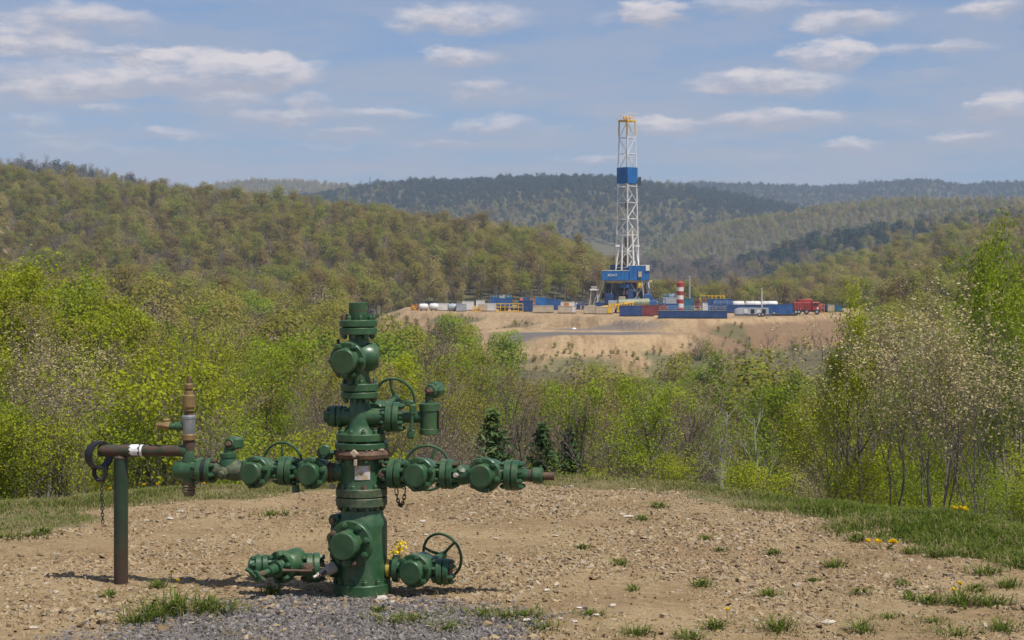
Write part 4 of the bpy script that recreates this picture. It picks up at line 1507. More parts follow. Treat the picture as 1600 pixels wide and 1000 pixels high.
# substructure
zg = PAD_Z
leg_px = [(946, -4.6), (962, -4.6), (985, -4.6), (1008, -4.6), (946, 4.5), (975, 4.5), (1008, 4.5)]
for px, dy in leg_px:
    p = rp(px, 440, dy)
    MB().tube([(p.x, p.y, zg), (p.x, p.y, ZF)], 0.26, 6).build('substructure_leg', M['dark'], rig)
for (pa, ya, pb, yb2, dy, w, mt) in ((946, 484, 962, 441, -4.6, .14, 'dark'), (985, 441, 1008, 484, -4.6, .16, 'grey'), (1008, 441, 990, 470, -5, .14, 'beige'), (962, 441, 985, 470, -4.4, .16, 'dark'), (985, 484, 962, 455, -4.5, .14, 'dark'),
                                  (1003, 441, 1008, 486, -5.6, .17, 'grey'), (1013, 441, 1016, 486, -5.3, .17, 'rig_white'), (1010, 441, 1024, 480, -5.5, .13, 'teal'), (946, 455, 1008, 455, -4.7, .14, 'dark')):
    MB().bar(rp(pa, ya, dy), rp(pb, yb2, dy), w, 5).build('strut', M[mt], rig)
bp = MB()
bp.box(rp(966, 463, -2), (4.6, 3, 3.2)); bp.box(rp(990, 452, -1), (4.2, 3, 4.0)); bp.box(rp(997, 465, -2), (3.2, 3, 2.2)); bp.box(rp(955, 452, 2), (2.5, 3, 3.0))
bp.box(rp(978, 448, 0), (7.5, 3, 1.6))
bp.build('substructure_machinery', M['dark'], rig, smooth=False)
for (px_i, py_i, dy_, sz_, mt_) in ((952, 466, -4.9, (2.0, .8, 2.2), 'deep_blue'), (960, 475, -5.2, (3.0, 1, 1.6), 'grey'), (972, 468, -4.9, (1.6, .7, 1.4), 'beige'), (985, 462, -5, (1.3, .8, 3.0), 'deep_blue'), (993, 470, -5.2, (2.2, .8, 1.2), 'mid_blue'),
                                   (1003, 478, -5.6, (2.4, .8, 1.5), 'beige'), (1012, 470, -5.5, (1.6, .8, 3.2), 'mid_blue'), (1019, 478, -6, (2.0, 1, 2.6), 'mid_blue'), (938, 478, -5.5, (2.2, 1, 1.8), 'deep_blue'), (945, 462, -3, (1.4, .8, 1.2), 'rust'), (1000, 446, -4.9, (1.0, .6, 1.4), 'rig_yellow'), (976, 447, -5, (2.2, .5, .9), 'mid_blue')):
    MB().box(rp(px_i, py_i, dy_), sz_, random.uniform(-.2, .2), bev=.08).build('substructure_unit', M[mt_], rig, smooth=False)
for k in range(7):
    xa, xb = 948 + k * 9.5, 944 + k * 10.2
    MB().bar(rp(xa, 441, -5.1), rp(xb, 458 + (k * 7) % 18, -5.3), .07, 4).build('hose', M['grey' if k % 2 else 'dark'], rig)
MB().box(rp(982, 457, -5), (1.2, 0.6, 0.8)).build('winch', M['dark_red'], rig)
MB().tube([rp(966, 474.5, -7), rp(1014, 473, -6)], 1.05, 12).build('mud_tank', M['olive'], rig)
MB().box(rp(990, 481, -6.5), (8.2, 2, 1.2)).build('tank_skid', M['beige'], rig)
# stairs on the left and their landing
st = MB()
for s in (0, 0.9):
    st.bar(rp(928, 484, -5 + s), rp(944, 441, -5 + s), 0.09, 4)
    st.bar(rp(926, 478, -5 + s), rp(942, 435, -5 + s), 0.05, 4)
for i in range(12):
    f = (i + 0.5) / 12
    p = rp(928 + 16 * f, 484 - 43 * f, -4.55)
    st.box(p, (0.35, 0.9, 0.06))
st.box(rp(929, 452.5, -4.5), (2.2, 1.6, 0.35))
st.bar(rp(924, 452, -5), rp(920, 484, -5), .08); st.bar(rp(933, 452, -5), rp(935, 484, -5), .08)
for dz in (448, 450):
    st.bar(rp(924, dz, -5.2), rp(934, dz, -5.2), 0.05)
st.build('stairs', M['rig_white'], rig, smooth=False)
vd = MB()
vd.box((rp(972, 478, -9).x, RY - 9, rp(0, 478, -9).z), (6.8, 1.4, 0.22))
for i in range(9):
    vd.box((rp(952 + i * 4.6, 478, -9.6).x, RY - 9.7, rp(0, 480 - (i % 3) * 1.2, -9).z), (0.28, 0.3, 1.6 + 0.3 * (i % 2)))
vd.bar(rp(938, 480, -9.5), rp(990, 472.5, -9.5), 0.22, 5)
vd.build('catwalk', M['rig_yellow'], rig, smooth=False)
# guy lines from the board to the ground
for px, s in ((951, -1), (1013, 1)):
    MB().bar(rp(980 + s * 14, 262), rp(980 + s * 31, 440), 0.02, 3).build('guy_line', M['grey'], rig)

# ------------------------------------------------------------------ what stands on the pad round the rig
SITE = 'equipment on the drilling pad'


def pad_at(px, ybase):
    Y = 17420.0 / (ybase - HZ)
    return (px - 800) / 2600 * Y, Y


def span(x0, x1, yt, yb):
    _, Y = pad_at(0, yb)
    X0, X1 = (x0 - 800) / 2600 * Y, (x1 - 800) / 2600 * Y
    return X0, X1, (yb - yt) * Y / 2600.0, Y


def pz(x, y):
    h, _, _ = pad_height(np.array([x]), np.array([y]))
    return float(h[0])


def container(name, x0, x1, yt, yb, mat, label, cat='container', depth=2.5, rz=0.0, roof=None, door=None, skid='dark', group=SITE, ribs=True):
    X0, X1, H, Y = span(x0, x1, yt, yb)
    cx = (X0 + X1) / 2
    W = X1 - X0
    z = pz(cx, Y)
    root = empty(name, (cx, Y, z), label, cat, group, rz)
    sk = 0.18

    def loc(mb, nm, mt, par):
        return link(nm, mb.mesh(nm, M[mt], smooth=False), par)
    b1 = MB(); b1.box((0, depth / 2, sk + (H - sk) / 2), (W, depth, H - sk), bev=0.04)
    body = loc(b1, 'body', mat, root)
    if ribs:
        r1 = MB()
        n = max(3, int(W / 0.75))
        for i in range(n + 1):
            r1.box((-W / 2 + 0.06 + (W - 0.12) * i / n, -0.025, sk + (H - sk) / 2), (0.09, 0.05, (H - sk) * 0.92))
        for i in range(4):
            r1.box((W / 2 + 0.025, 0.2 + (depth - .4) * i / 3, sk + (H - sk) / 2), (0.05, 0.09, (H - sk) * 0.92))
        loc(r1, 'wall_ribs', mat, body)
    t1 = MB(); t1.box((0, depth / 2, H + 0.03), (W + 0.08, depth + 0.08, 0.08))
    loc(t1, 'roof', roof or mat, root)
    s1 = MB()
    for dy in (0.25, depth - 0.25):
        s1.box((0, dy, sk / 2), (W * 1.02, 0.22, sk))
    loc(s1, 'skid', skid, root)
    if door:
        d1 = MB(); d1.box((W * door[0] / 2, -0.05, sk + (H - sk) * 0.48), (W * door[1], 0.06, (H - sk) * 0.86))
        loc(d1, 'door', door[2], root)
    return root


def long_tank(name, x0, x1, yt, yb, mat, label, depth=2.6, roof='olive', cat='mud tank', slots=3):
    r = container(name, x0, x1, yt, yb, mat, label, cat, depth, roof=roof)
    X0, X1, H, Y = span(x0, x1, yt, yb)
    W = X1 - X0
    rail = MB()
    for i in range(int(W / 1.6) + 1):
        x = -W / 2 + 0.1 + i * 1.6
        rail.bar((x, 0.1, H), (x, 0.1, H + 0.9), 0.03)
    rail.bar((-W / 2, 0.1, H + 0.9), (W / 2, 0.1, H + 0.9), 0.03)
    rail.bar((-W / 2, 0.1, H + 0.5), (W / 2, 0.1, H + 0.5), 0.025)
    link('guard_rail', rail.mesh('guard_rail', M['grey'], smooth=False), r)
    for k in range(slots):
        bx = MB(); bx.box((-W / 2 + W * (k + 0.5) / slots, depth * .55, H + 0.35), (1.1, 0.9, 0.6), bev=.05)
        bx.disc((-W / 2 + W * (k + 0.5) / slots + .7, depth * .55, H + 0.1), (0, 0, 1), 0, 0.9, 0.28, seg=10)
        link('agitator', bx.mesh('agitator', M['grey' if k % 2 else 'teal'], smooth=False), r)
    return r


def lying_tank(name, x0, x1, yt, yb, mat, label, cat='tank', depth=None, fat=0.5):
    X0, X1, H, Y = span(x0, x1, yt, yb)
    W = X1 - X0
    r_ = H * fat
    z = pz((X0 + X1) / 2, Y)
    root = empty(name, ((X0 + X1) / 2, Y, z), label, cat, SITE)
    mb = MB()
    n = min(r_ * 0.5, W * 0.18)
    mb.lathe((-W / 2, r_, H - r_), (1, 0, 0), [(0, 0), (0.05, r_ * .5), (n * .5, r_ * .85), (n, r_), (W - n, r_), (W - n * .5, r_ * .85), (W - .05, r_ * .5), (W, 0)], 18)
    link('shell', mb.mesh('shell', M[mat]), root)
    sd = MB()
    for f in (0.25, 0.75):
        sd.box((-W / 2 + W * f, r_, (H - 1.4 * r_) / 2), (0.3, r_ * 1.5, max(0.2, H - 1.2 * r_)))
    link('saddle', sd.mesh('saddle', M['dark'], smooth=False), root)
    hd = MB()
    hd.disc((0, r_, H - 0.05), (0, 0, 1), 0, 0.22, 0.28, seg=12)
    link('hatch', hd.mesh('hatch', M['grey']), root)
    return root


def machine(name, x0, x1, yt, yb, frame, core, label, cat='pump skid'):
    """An open skid of rails round an engine and a pump."""
    X0, X1, H, Y = span(x0, x1, yt, yb)
    W = X1 - X0
    root = empty(name, ((X0 + X1) / 2, Y, pz((X0 + X1) / 2, Y)), label, cat, SITE)
    fr = MB()
    for zz in (0.15, H * 0.55, H * 0.92):
        for dy in (0.0, 2.2):
            fr.box((0, dy, zz), (W, 0.14, 0.16))
    n = max(3, int(W / 1.0))
    for i in range(n + 1):
        for dy in (0.0, 2.2):
            fr.box((-W / 2 + W * i / n, dy, H * .5), (0.13, 0.13, H * 0.95))
    link('frame', fr.mesh('frame', M[frame], smooth=False), root)
    en = MB()
    en.box((-W * .22, 1.1, H * .42), (W * .34, 1.4, H * .6), bev=.08)
    link('engine', en.mesh('engine', M[core], smooth=False), root)
    pu = MB()
    pu.disc((W * .05, 1.1, H * .4), (1, 0, 0), 0, W * .35, H * .24, seg=14)
    pu.tube([(W * .3, 1.1, H * .4), (W * .3, 1.1, H * .9), (W * .42, 1.1, H * .98)], 0.14, 6)
    link('pump', pu.mesh('pump', M['dark']), root)
    return root


def wheel(parent, x, y, r, w=0.35):
    t = MB(); t.disc((x, y, r), (0, 1, 0), -w / 2, w / 2, r, ch=r * .15, seg=16)
    o = link('wheel', t.mesh('wheel', M['tyre']), parent)
    h = MB(); h.disc((x, y, r), (0, 1, 0), -w / 2 - 0.02, -w / 2 + 0.05, r * .45, seg=12)
    link('hub', h.mesh('hub', M['grey']), o)


# left end of the pad
machine('loader', 642, 655, 476, 485.4, 'orange', 'rig_yellow', 'small yellow loader at the far left tip of the drilling pad', 'loader')
lying_tank('cement_tank', 654, 669.5, 474.5, 486, 'tank_white', 'white rounded tank next to the yellow loader, leftmost of the white tanks', fat=.46)
lying_tank('cement_tank', 670, 685, 474, 486, 'tank_white', 'white rounded tank, second from the yellow loader', fat=.46)
container('shipping_box', 684, 701, 474.5, 485.8, 'tank_white', 'dull white box right of the two rounded white tanks', 'box')
lying_tank('cement_tank', 699, 714, 474.5, 486.6, 'grey', 'greyish white tank between the dull white boxes', fat=.48)
container('shipping_box', 713, 728.5, 475, 486.8, 'grey', 'grey-white box left of the tall white box', 'box')
container('shipping_box', 722, 740, 471.5, 485.2, 'tank_white', 'tall white box behind the grey-white box', 'box')
container('shipping_box', 744, 757, 470, 484.5, 'tank_white', 'white box behind the cream and white crate', 'box')
container('shipping_box', 747, 775, 474.5, 486.6, 'tank_white', 'cream and white crate left of the yellow pump skid', 'crate', door=(-.45, .5, 'beige'))
machine('fork_carriage', 739, 750, 479, 486.9, 'rig_yellow', 'orange', 'small yellow fork frame in front of the tall white box', 'loader')
machine('pump_skid', 775, 817, 473.5, 487.4, 'rig_yellow', 'dark', 'long yellow railed pump skid with dark engine, left part of pad')
long_tank('mud_tank', 766, 800, 466.5, 483, 'mid_blue', 'blue tank with a pale teal top behind the yellow pump skid', roof='teal')
container('blue_container', 810, 832, 470, 487.2, 'deep_blue', 'dark blue container right of the yellow pump skid')
container('blue_container', 812, 836, 465.5, 481, 'mid_blue', 'blue container with a red tank beside it, behind the dark blue one', roof='teal')
container('blue_container', 833, 855, 465.2, 481, 'rig_blue', 'bright blue container in the middle of the left row')
container('blue_container', 853, 876, 468, 484.5, 'mid_blue', 'blue container at the right end of the left row, above the beige boxes')
lying_tank('fuel_tank', 811, 818, 466, 483.5, 'red', 'small red tank between the blue containers', fat=.3)
machine('red_pump', 829, 836, 465.5, 484.5, 'orange', 'red', 'small red and orange pump between the blue containers')
container('beige_box', 833, 865, 478, 489.3, 'beige', 'long beige box below the blue containers, leftmost beige one', 'box')
container('beige_box', 872, 900, 478.3, 489.9, 'beige', 'beige box with a pale end in the middle of the beige row', 'box', door=(.75, .2, 'tank_white'))
container('beige_box', 913, 933, 479, 490.6, 'beige', 'plain beige box left of the one with a yellow end', 'box')
container('beige_box', 931, 957, 479.5, 491.2, 'beige', 'beige box with a yellow end below the rig stairs', 'box', door=(.66, .26, 'rig_yellow'))
machine('pump_skid', 899, 917, 471, 484, 'deep_blue', 'mid_blue', 'blue pump skid between the beige row and the rig stairs')
container('pipe_bundle', 876, 902, 472.5, 482.8, 'tank_white', 'low white and pink crate behind the beige row', 'crate', door=(-.3, .3, 'orange'))
# in front of and right of the rig
container('blue_container', 969, 1003, 478, 494.4, 'deep_blue', 'dark blue container in front of the yellow catwalk of the rig')
container('red_container', 1002, 1022, 477.5, 494.2, 'dark_red', 'dark red container right of the dark blue one in front of the rig')
container('red_container', 1022, 1043, 477, 492.6, 'dark_red', 'smaller dark red container nearer the striped silo')
machine('piping_skid', 1018, 1040, 466, 484.5, 'mid_blue', 'grey', 'blue piping skid right of the rig legs')
long_tank('mud_tank', 1036, 1062, 464, 482, 'grey', 'grey tank with pipes left of the striped silo', roof='teal')
container('blue_container', 1040, 1060, 475, 490.5, 'mid_blue', 'blue container at the foot of the striped silo')
long_tank('mud_tank', 1030, 1136, 485.5, 497.8, 'deep_blue', 'long low dark blue tank with an olive top at the front edge of the pad', slots=0)
# striped silo
X0, X1, H, Y = span(1057, 1068.5, 442, 487)
silo = empty('striped_silo', ((X0 + X1) / 2, Y, pz((X0 + X1) / 2, Y)), 'red and white striped upright silo right of the rig', 'silo')
r_ = (X1 - X0) / 2
nb = 7
for i in range(nb):
    z0, z1 = H * i / nb + (0.3 if i == 0 else 0), H * (i + 1) / nb
    m_ = MB(); m_.lathe((0, 0, 0), (0, 0, 1), [(z0, r_ * (.98 if i % 2 else 1)), (z1, r_ * (.98 if i % 2 else 1))], 18)
    link('band', m_.mesh('band', M['rig_white' if i % 2 else 'red']), silo)
m_ = MB(); m_.lathe((0, 0, 0), (0, 0, 1), [(H, r_ * .9), (H + 0.3, r_ * .5), (H + .45, .1)], 18); m_.bar((r_ * .7, -r_ * .7, 0), (r_ * .7, -r_ * .7, H), .05)
link('cap', m_.mesh('cap', M['red']), silo)


def mast_pole(px, yt, yb, r, mat, label):
    X0, X1, H, Y = span(px - 1, px + 1, yt, yb)
    root = empty('pole', ((X0 + X1) / 2, Y, pz((X0 + X1) / 2, Y)), label, 'pole')
    m_ = MB(); m_.tube([(0, 0, 0), (0, 0, H * .6), (0, 0, H)], [r, r * .8, r * .6], 8)
    link('shaft', m_.mesh('shaft', M[mat]), root)
    m_ = MB(); m_.box((0, 0, .15), (.9, .9, .3), bev=.05); m_.box((0, 0, H), (.5, .3, .3))
    link('base', m_.mesh('base', M['grey'], smooth=False), root)


mast_pole(1077.5, 432, 486, 0.26, 'grey', 'tall grey flare pole right of the striped silo')
mast_pole(1190.5, 451, 491, 0.13, 'rig_white', 'thin white light pole rising behind the grey trailer')
container('teal_container', 1068, 1084, 467, 487, 'teal', 'dark teal container right of the striped silo')
machine('pump_skid', 1084, 1106, 462, 485.5, 'dark', 'red', 'dark engine skid with red pump between teal container and blue tank')
machine('crane_carrier', 1095, 1132, 460.5, 484, 'rig_yellow', 'orange', 'yellow machine behind the blue tank right of the silo', 'crane')
container('white_cabinet', 1098, 1106, 474, 489, 'tank_white', 'small white cabinet left of the blue tank', 'cabinet', ribs=False)
container('blue_container', 1106, 1145, 467.5, 486, 'mid_blue', 'blue container with a teal roof right of the striped silo', roof='teal', door=(-.6, .1, 'deep_blue'))
long_tank('mud_tank', 1115, 1203, 476.5, 489.4, 'deep_blue', 'long dark blue tank behind the grey trailer', roof='deep_blue', slots=0)
for i, (a_, b2, lab) in enumerate(((1145, 1164, 'white lying tank behind the long blue tank, leftmost of three'), (1165, 1190, 'white lying tank behind the long blue tank, middle of three'), (1190, 1216, 'white lying tank behind the long blue tank, right of three'))):
    lying_tank('white_tank', a_, b2, 470.5, 482, 'tank_white', lab, fat=.42)
container('blue_container', 1199, 1239, 476, 491.8, 'mid_blue', 'wide blue container left of the red truck', roof='deep_blue')
# grey trailer with a rounded nose
X0, X1, H, Y = span(1149, 1201, 481, 495.2)
W = X1 - X0
tr = empty('grey_trailer', ((X0 + X1) / 2, Y, pz((X0 + X1) / 2, Y)), 'grey trailer with a rounded nose at the front edge of the pad', 'trailer')
m_ = MB()
prof_ = [(-W / 2, .55), (-W / 2, H * .6)] + [(-W / 2 + 1.6 - 1.6 * math.cos(t), H * .6 + H * .4 * math.sin(t)) for t in (0.4, .8, 1.2, 1.57)] + [(W / 2, H), (W / 2, .55)]
v = [(x, y, z) for y in (0, 2.4) for x, z in prof_]
n = len(prof_)
f = [tuple(range(n)), tuple(reversed(range(n, 2 * n)))] + [(i, i + n, (i + 1) % n + n, (i + 1) % n) for i in range(n)]
m_._add(v, f)
link('body', m_.mesh('body', M['grey'], smooth=False), tr)
for i, fx in enumerate((-.18, .02, .2, .36)):
    m_ = MB(); m_.box((W * fx, -0.03, H * .62), (W * .11, .06, H * .45))
    link('window' if i % 2 else 'panel', m_.mesh('panel', M['glass' if i % 2 else 'tank_white'], smooth=False), tr)
m_ = MB(); m_.box((0.4, 1.2, .38), (W * 1.08, 2.3, .3))
link('chassis', m_.mesh('chassis', M['dark'], smooth=False), tr)
for fx in (.22, .32):
    wheel(tr, W * fx, 0.1, .48)
# flat deck in front of the blue container
container('deck_platform', 1196, 1246, 491.0, 493.6, 'dark', 'low dark deck in front of the wide blue container', 'platform', ribs=False)
# red truck
X0, X1, H, Y = span(1238, 1284, 467, 491.5)
W = X1 - X0
trk = empty('red_truck', ((X0 + X1) / 2, Y, pz((X0 + X1) / 2, Y)), 'red pump truck near the right end of the drilling pad', 'truck')
m_ = MB(); m_.box((W * .30, 1.25, H * .52), (W * .26, 2.4, H * .55), bev=.15); m_.box((W * .455, 1.25, H * .40), (W * .09, 2.1, H * .34), bev=.1)
cab = link('cab', m_.mesh('cab', M['red'], smooth=False), trk)
m_ = MB(); m_.box((W * .30, 0.02, H * .66), (W * .15, .06, H * .18)); m_.box((W * .432, 1.25, H * .68), (.06, 1.9, H * .2))
link('window', m_.mesh('window', M['glass'], smooth=False), cab)
m_ = MB(); m_.box((-W * .16, 1.25, H * .52), (W * .60, 2.4, H * .52), bev=.08); m_.box((-W * .05, 1.25, H * .88), (W * .5, 1.8, H * .2), bev=.06)
bed = link('body', m_.mesh('body', M['red'], smooth=False), trk)
m_ = MB()
for i in range(7):
    m_.box((-W * .42 + W * .085 * i, -.02, H * .52), (.1, .08, H * .5))
link('wall_ribs', m_.mesh('wall_ribs', M['dark_red'], smooth=False), bed)
m_ = MB(); m_.box((0, 1.25, H * .22), (W * .96, 1.2, H * .10))
link('chassis', m_.mesh('chassis', M['dark'], smooth=False), trk)
m_ = MB(); m_.box((W * .49, .6, H * .36), (.08, .35, .25)); m_.box((W * .49, 1.9, H * .36), (.08, .35, .25)); m_.box((W * .36, 0, H * .40), (W * .06, .06, .5))
link('headlight', m_.mesh('headlight', M['tank_white'], smooth=False), trk)
for fx in (-.38, -.28, -.02, .34):
    wheel(trk, W * fx, 0.15, H * .17)
machine('small_excavator', 1274, 1288, 474, 489.4, 'orange', 'rig_yellow', 'orange machine right behind the red truck', 'excavator')
container('blue_container', 1287, 1297, 476, 488, 'mid_blue', 'small blue box right of the orange machine', 'box')
container('shipping_box', 1294, 1304, 477, 488.2, 'beige', 'small beige box at the right end of the pad', 'box')
container('blue_container', 1303, 1316, 477.5, 487.6, 'teal', 'small teal box last at the right end of the pad', 'box')
# white boulder on the slope
m_ = MB(); m_.lathe((0, 0, 0), (0, 0, 1), [(-.2, .25), (.1, .48), (.3, .36), (.42, .1)], 9)
bl = link('pale_boulder', m_.mesh('pale_boulder', M['tank_white']), None, ((897 - 800) / 2600 * 330, 330, ground_z((897 - 800) / 2600 * 330, 330)))
tag(bl, 'pale boulder lying on the sandy bank below the beige row', 'boulder')
bpy.context.view_layer.update()

# ------------------------------------------------------------------ the wellhead
WY = 14.0
W0 = at(566, 927.9, WY)
W0.z = 0.0
well = empty('wellhead', W0, 'green flanged wellhead with side arms and hand wheels in the foreground', 'wellhead')
S = WY / 2600.0                  # metres in one column of the photograph at the wellhead


def wp(x, y, d=0.0):
    """d in metres behind the axis of the wellhead."""
    return at(x, y, WY + d)


def zc_(y, r=0.0):
    """height of a ring whose front edge the photograph shows at row y (r = its radius in columns)."""
    return EYE - (y - r * (y - HZ) / 2600.0 - HZ) * S


GREEN, WORN = M['green'], M['green_worn']
_hex = {}


def bolt_mesh(r, h, mat):
    key = (round(r, 4), round(h, 4), mat.name)
    if key not in _hex:
        mb = MB()
        mb.lathe((0, 0, 0), (0, 0, 1), [(0, r), (h * .62, r), (h * .72, r * .86)], 6)
        mb.lathe((0, 0, 0), (0, 0, 1), [(h * .70, r * .55), (h * .95, r * .55), (h, r * .4)], 8)
        _hex[key] = mb.mesh('bolt', mat, angle=25)
    return _hex[key]


def bolts(parent, center, axis, ring, n, r, h, ph=0.0, mat=None, rust=0.0):
    a_, e1, e2 = perp(axis)
    q_ = Vector((0, 0, 1)).rotation_difference(a_)
    for k in range(n):
        th = ph + 2 * math.pi * k / n
        m_ = mat or GREEN
        if rust and random.random() < rust:
            m_ = M['rust']
        o = bpy.data.objects.new('bolt', bolt_mesh(r, h, m_))
        C.objects.link(o)
        o.parent = parent
        o.location = Vector(center) - W0 + (e1 * math.cos(th) + e2 * math.sin(th)) * ring
        o.rotation_mode = 'QUATERNION'
        o.rotation_quaternion = q_


def flange_v(xc, y0, y1, rpx, nb=10, up=True, down=False, mat=None, br=4.0, bh=8.0, name='flange', tilt=0.0):
    """A level flange plate between rows y0 and y1."""
    z1, z0 = zc_(y0, rpx), zc_(y1, rpx)
    X = wp(xc, 0).x
    mb = MB(); mb.disc((X, WY, z0), (0, 0, 1), 0, z1 - z0, rpx * S, ch=0.006, seg=48)
    o = mb.build(name, mat or GREEN, well)
    if up:
        bolts(o, (X, WY, z1), (0, 0, 1), (rpx - 6.0) * S, nb, br * S, bh * S, 0.2, rust=.04)
    if down:
        bolts(o, (X, WY, z0), (0, 0, -1), (rpx - 6.0) * S, nb, br * S, bh * S, 0.2)
    return o


def pipe_v(xc, prof, name, mat=None, seg=40):
    """prof: (row, radius in columns), top to bottom."""
    X = wp(xc, 0).x
    mb = MB(); mb.lathe((X, WY, 0), (0, 0, 1), [(zc_(y, r * .0), r * S) for (y, r) in reversed(prof)], seg)
    return mb.build(name, mat or GREEN, well)


# casing head: base flange, barrel
flange_v(565.5, 917, 935.5, 46.5, 12, True, False, br=4.6, bh=9, name='base_flange')
barrel = pipe_v(565.5, [(795, 33), (806, 34), (814, 39), (820, 39.6), (905, 39.6), (917, 41.5)], 'casing_head', seg=56)
flange_v(565, 780.6, 794.5, 40.2, 12, False, True, WORN, br=4.4, bh=7)
flange_v(565, 766, 779.4, 40.2, 12, True, False, WORN, br=4.4, bh=8)
pipe_v(565, [(779, 36), (780.9, 36)], 'gasket', M['rubber'])
pipe_v(565, [(716, 33), (740, 32), (752, 33), (764, 36), (767, 37)], 'tubing_spool', seg=48)
# rusty clamp with its chalky deposit
clamp = MB()
Xc = wp(566.5, 0).x
zt, zb = zc_(706, 43), zc_(720, 43)
clamp.lathe((Xc, WY, zb), (0, 0, 1), [(0, 38 * S), (0.01, 42.5 * S), ((zt - zb) * .55, 44 * S), (zt - zb, 41 * S), (zt - zb + .004, 36 * S)], 48)
clamp_o = clamp.build('clamp', M['rust_ring'], well)
lumps = MB()
for k in range(70):
    th = random.uniform(0, 6.283)
    rr_ = random.uniform(37.5, 42.0) * S
    lumps.box((Xc + math.cos(th) * rr_, WY + math.sin(th) * rr_, zt + 0.007), (random.uniform(.010, .024), random.uniform(.008, .018), random.uniform(.008, .018)), random.uniform(0, 3), bev=.004)
lumps.build('deposit', M['chalk'], clamp_o)
bolts(clamp_o, (Xc, WY, zb), (0, 0, -1), 38 * S, 10, 4 * S, 6 * S, .4)
flange_v(565, 694.5, 704.5, 41.5, 12, False, False, br=4, bh=6)
bl_ = MB(); 
flange_v(564, 679.5, 691.5, 38.5, 10, True, True, br=4.2, bh=8)
pipe_v(564, [(690, 33), (706, 33)], 'neck')
# hook lug at the left of the clamp
lug = MB(); lug.tube([wp(526, 707, -.05), wp(514, 707, -.08), wp(508, 703, -.09)], .022, 8); lug.disc(wp(507, 704, -.12), (0, 1, 0), 0, .05, .045)
lug.build('clamp_lug', GREEN, well)
sc_ = MB(); sc_.box(wp(553.5, 709, -.245), (.06, .03, .055), .0, bev=.01, rot=Matrix.Rotation(R(45), 3, 'Y')); sc_.box(wp(555, 723, -.232), (.03, .03, .06), bev=.008)
sc_.build('clamp_screw', M['chalk'], clamp_o)

# name plate, curved metal, print worn away
pl = MB()
n = 6
Xs = wp(565, 0).x
vv, ff = [], []
for i in range(n + 1):
    th = -1.05 - 0.0 + (-0.72) * (1 - i / n) + 0.0
    x = Xs + math.cos(th - 0.03) * 33.6 * S
    y = WY + math.sin(th - 0.03) * 33.6 * S
    vv += [(x, y, zc_(728, 33)), (x, y, zc_(750, 33))]
for i in range(n):
    ff.append((2 * i + 1, 2 * i + 3, 2 * i + 2, 2 * i))
pl._add(vv, ff)
pm_, nt, b_ = new_mat('worn_name_plate')
pos = objpos(nt)
n1 = noise(nt, 11, 3, .5, pos); n2 = noise(nt, 60, 4, .6, pos)
c_ = mixc(nt, rangen(nt, n1.outputs['Fac'], .42, .56), (0.52, 0.49, 0.50), (0.42, 0.33, 0.18))
c_ = mixc(nt, rangen(nt, n1.outputs['Color'], .60, .66), c_, (0.10, 0.11, 0.03))
c_ = mixc(nt, rangen(nt, n2.outputs['Fac'], .58, .66, 0, .5), c_, (0.22, 0.17, 0.14))
nt.links.new(c_, b_.inputs['Base Color'])
b_.inputs['Roughness'].default_value = .45
pl.build('name_plate', pm_, well)
for x_ in (511, 525):
    pass

# tee body with its cross arms
pipe_v(562, [(623, 15.5), (634, 16), (640, 18), (662, 19), (668, 20), (676, 27), (680, 33)], 'tee_body')
flange_v(561.5, 613.8, 623.5, 29.3, 8, False, True, br=4, bh=8)
flange_v(561.5, 600.5, 612.4, 29.3, 8, True, False, br=4, bh=8)
ga = MB(); ga.disc((wp(561.5, 0).x, WY, zc_(613.8, 25)), (0, 0, 1), 0, .009, 24 * S); ga.build('gasket', M['rubber'], well)
pipe_v(560.5, [(524, 15.5), (540, 16), (552, 18), (585, 16.5), (602, 15.5)], 'swab_neck')
flange_v(559.8, 512.6, 523.6, 29.5, 8, False, True, br=4, bh=7)
flange_v(559.8, 500.5, 511.2, 29.5, 8, True, False, br=4, bh=9)
ga = MB(); ga.disc((wp(559.8, 0).x, WY, zc_(512.6, 25)), (0, 0, 1), 0, .009, 25 * S); ga.build('gasket', M['rubber'], well)
pipe_v(559.2, [(472.3, 12.5), (473.2, 14.2), (484.2, 14.2), (484.8, 13.6), (485.6, 13.6), (486.2, 14.2), (499, 14.2), (502, 14.2)], 'top_cap', seg=36)
ri = MB(); ri.disc((wp(559.2, 0).x, WY, zc_(486.0)), (0, 0, 1), 0, .006, 14.35 * S, ch=.001); ri.build('cap_seam', M['rust'], well)
# little gauge port at the left of the neck
gp = MB(); gp.tube([wp(536, 546), wp(529, 538), wp(528, 531)], .012, 6); gp.disc(wp(528.5, 536), (0, 0, 1), 0, .03, .012); gp.build('needle_port', M['rubber'], well)


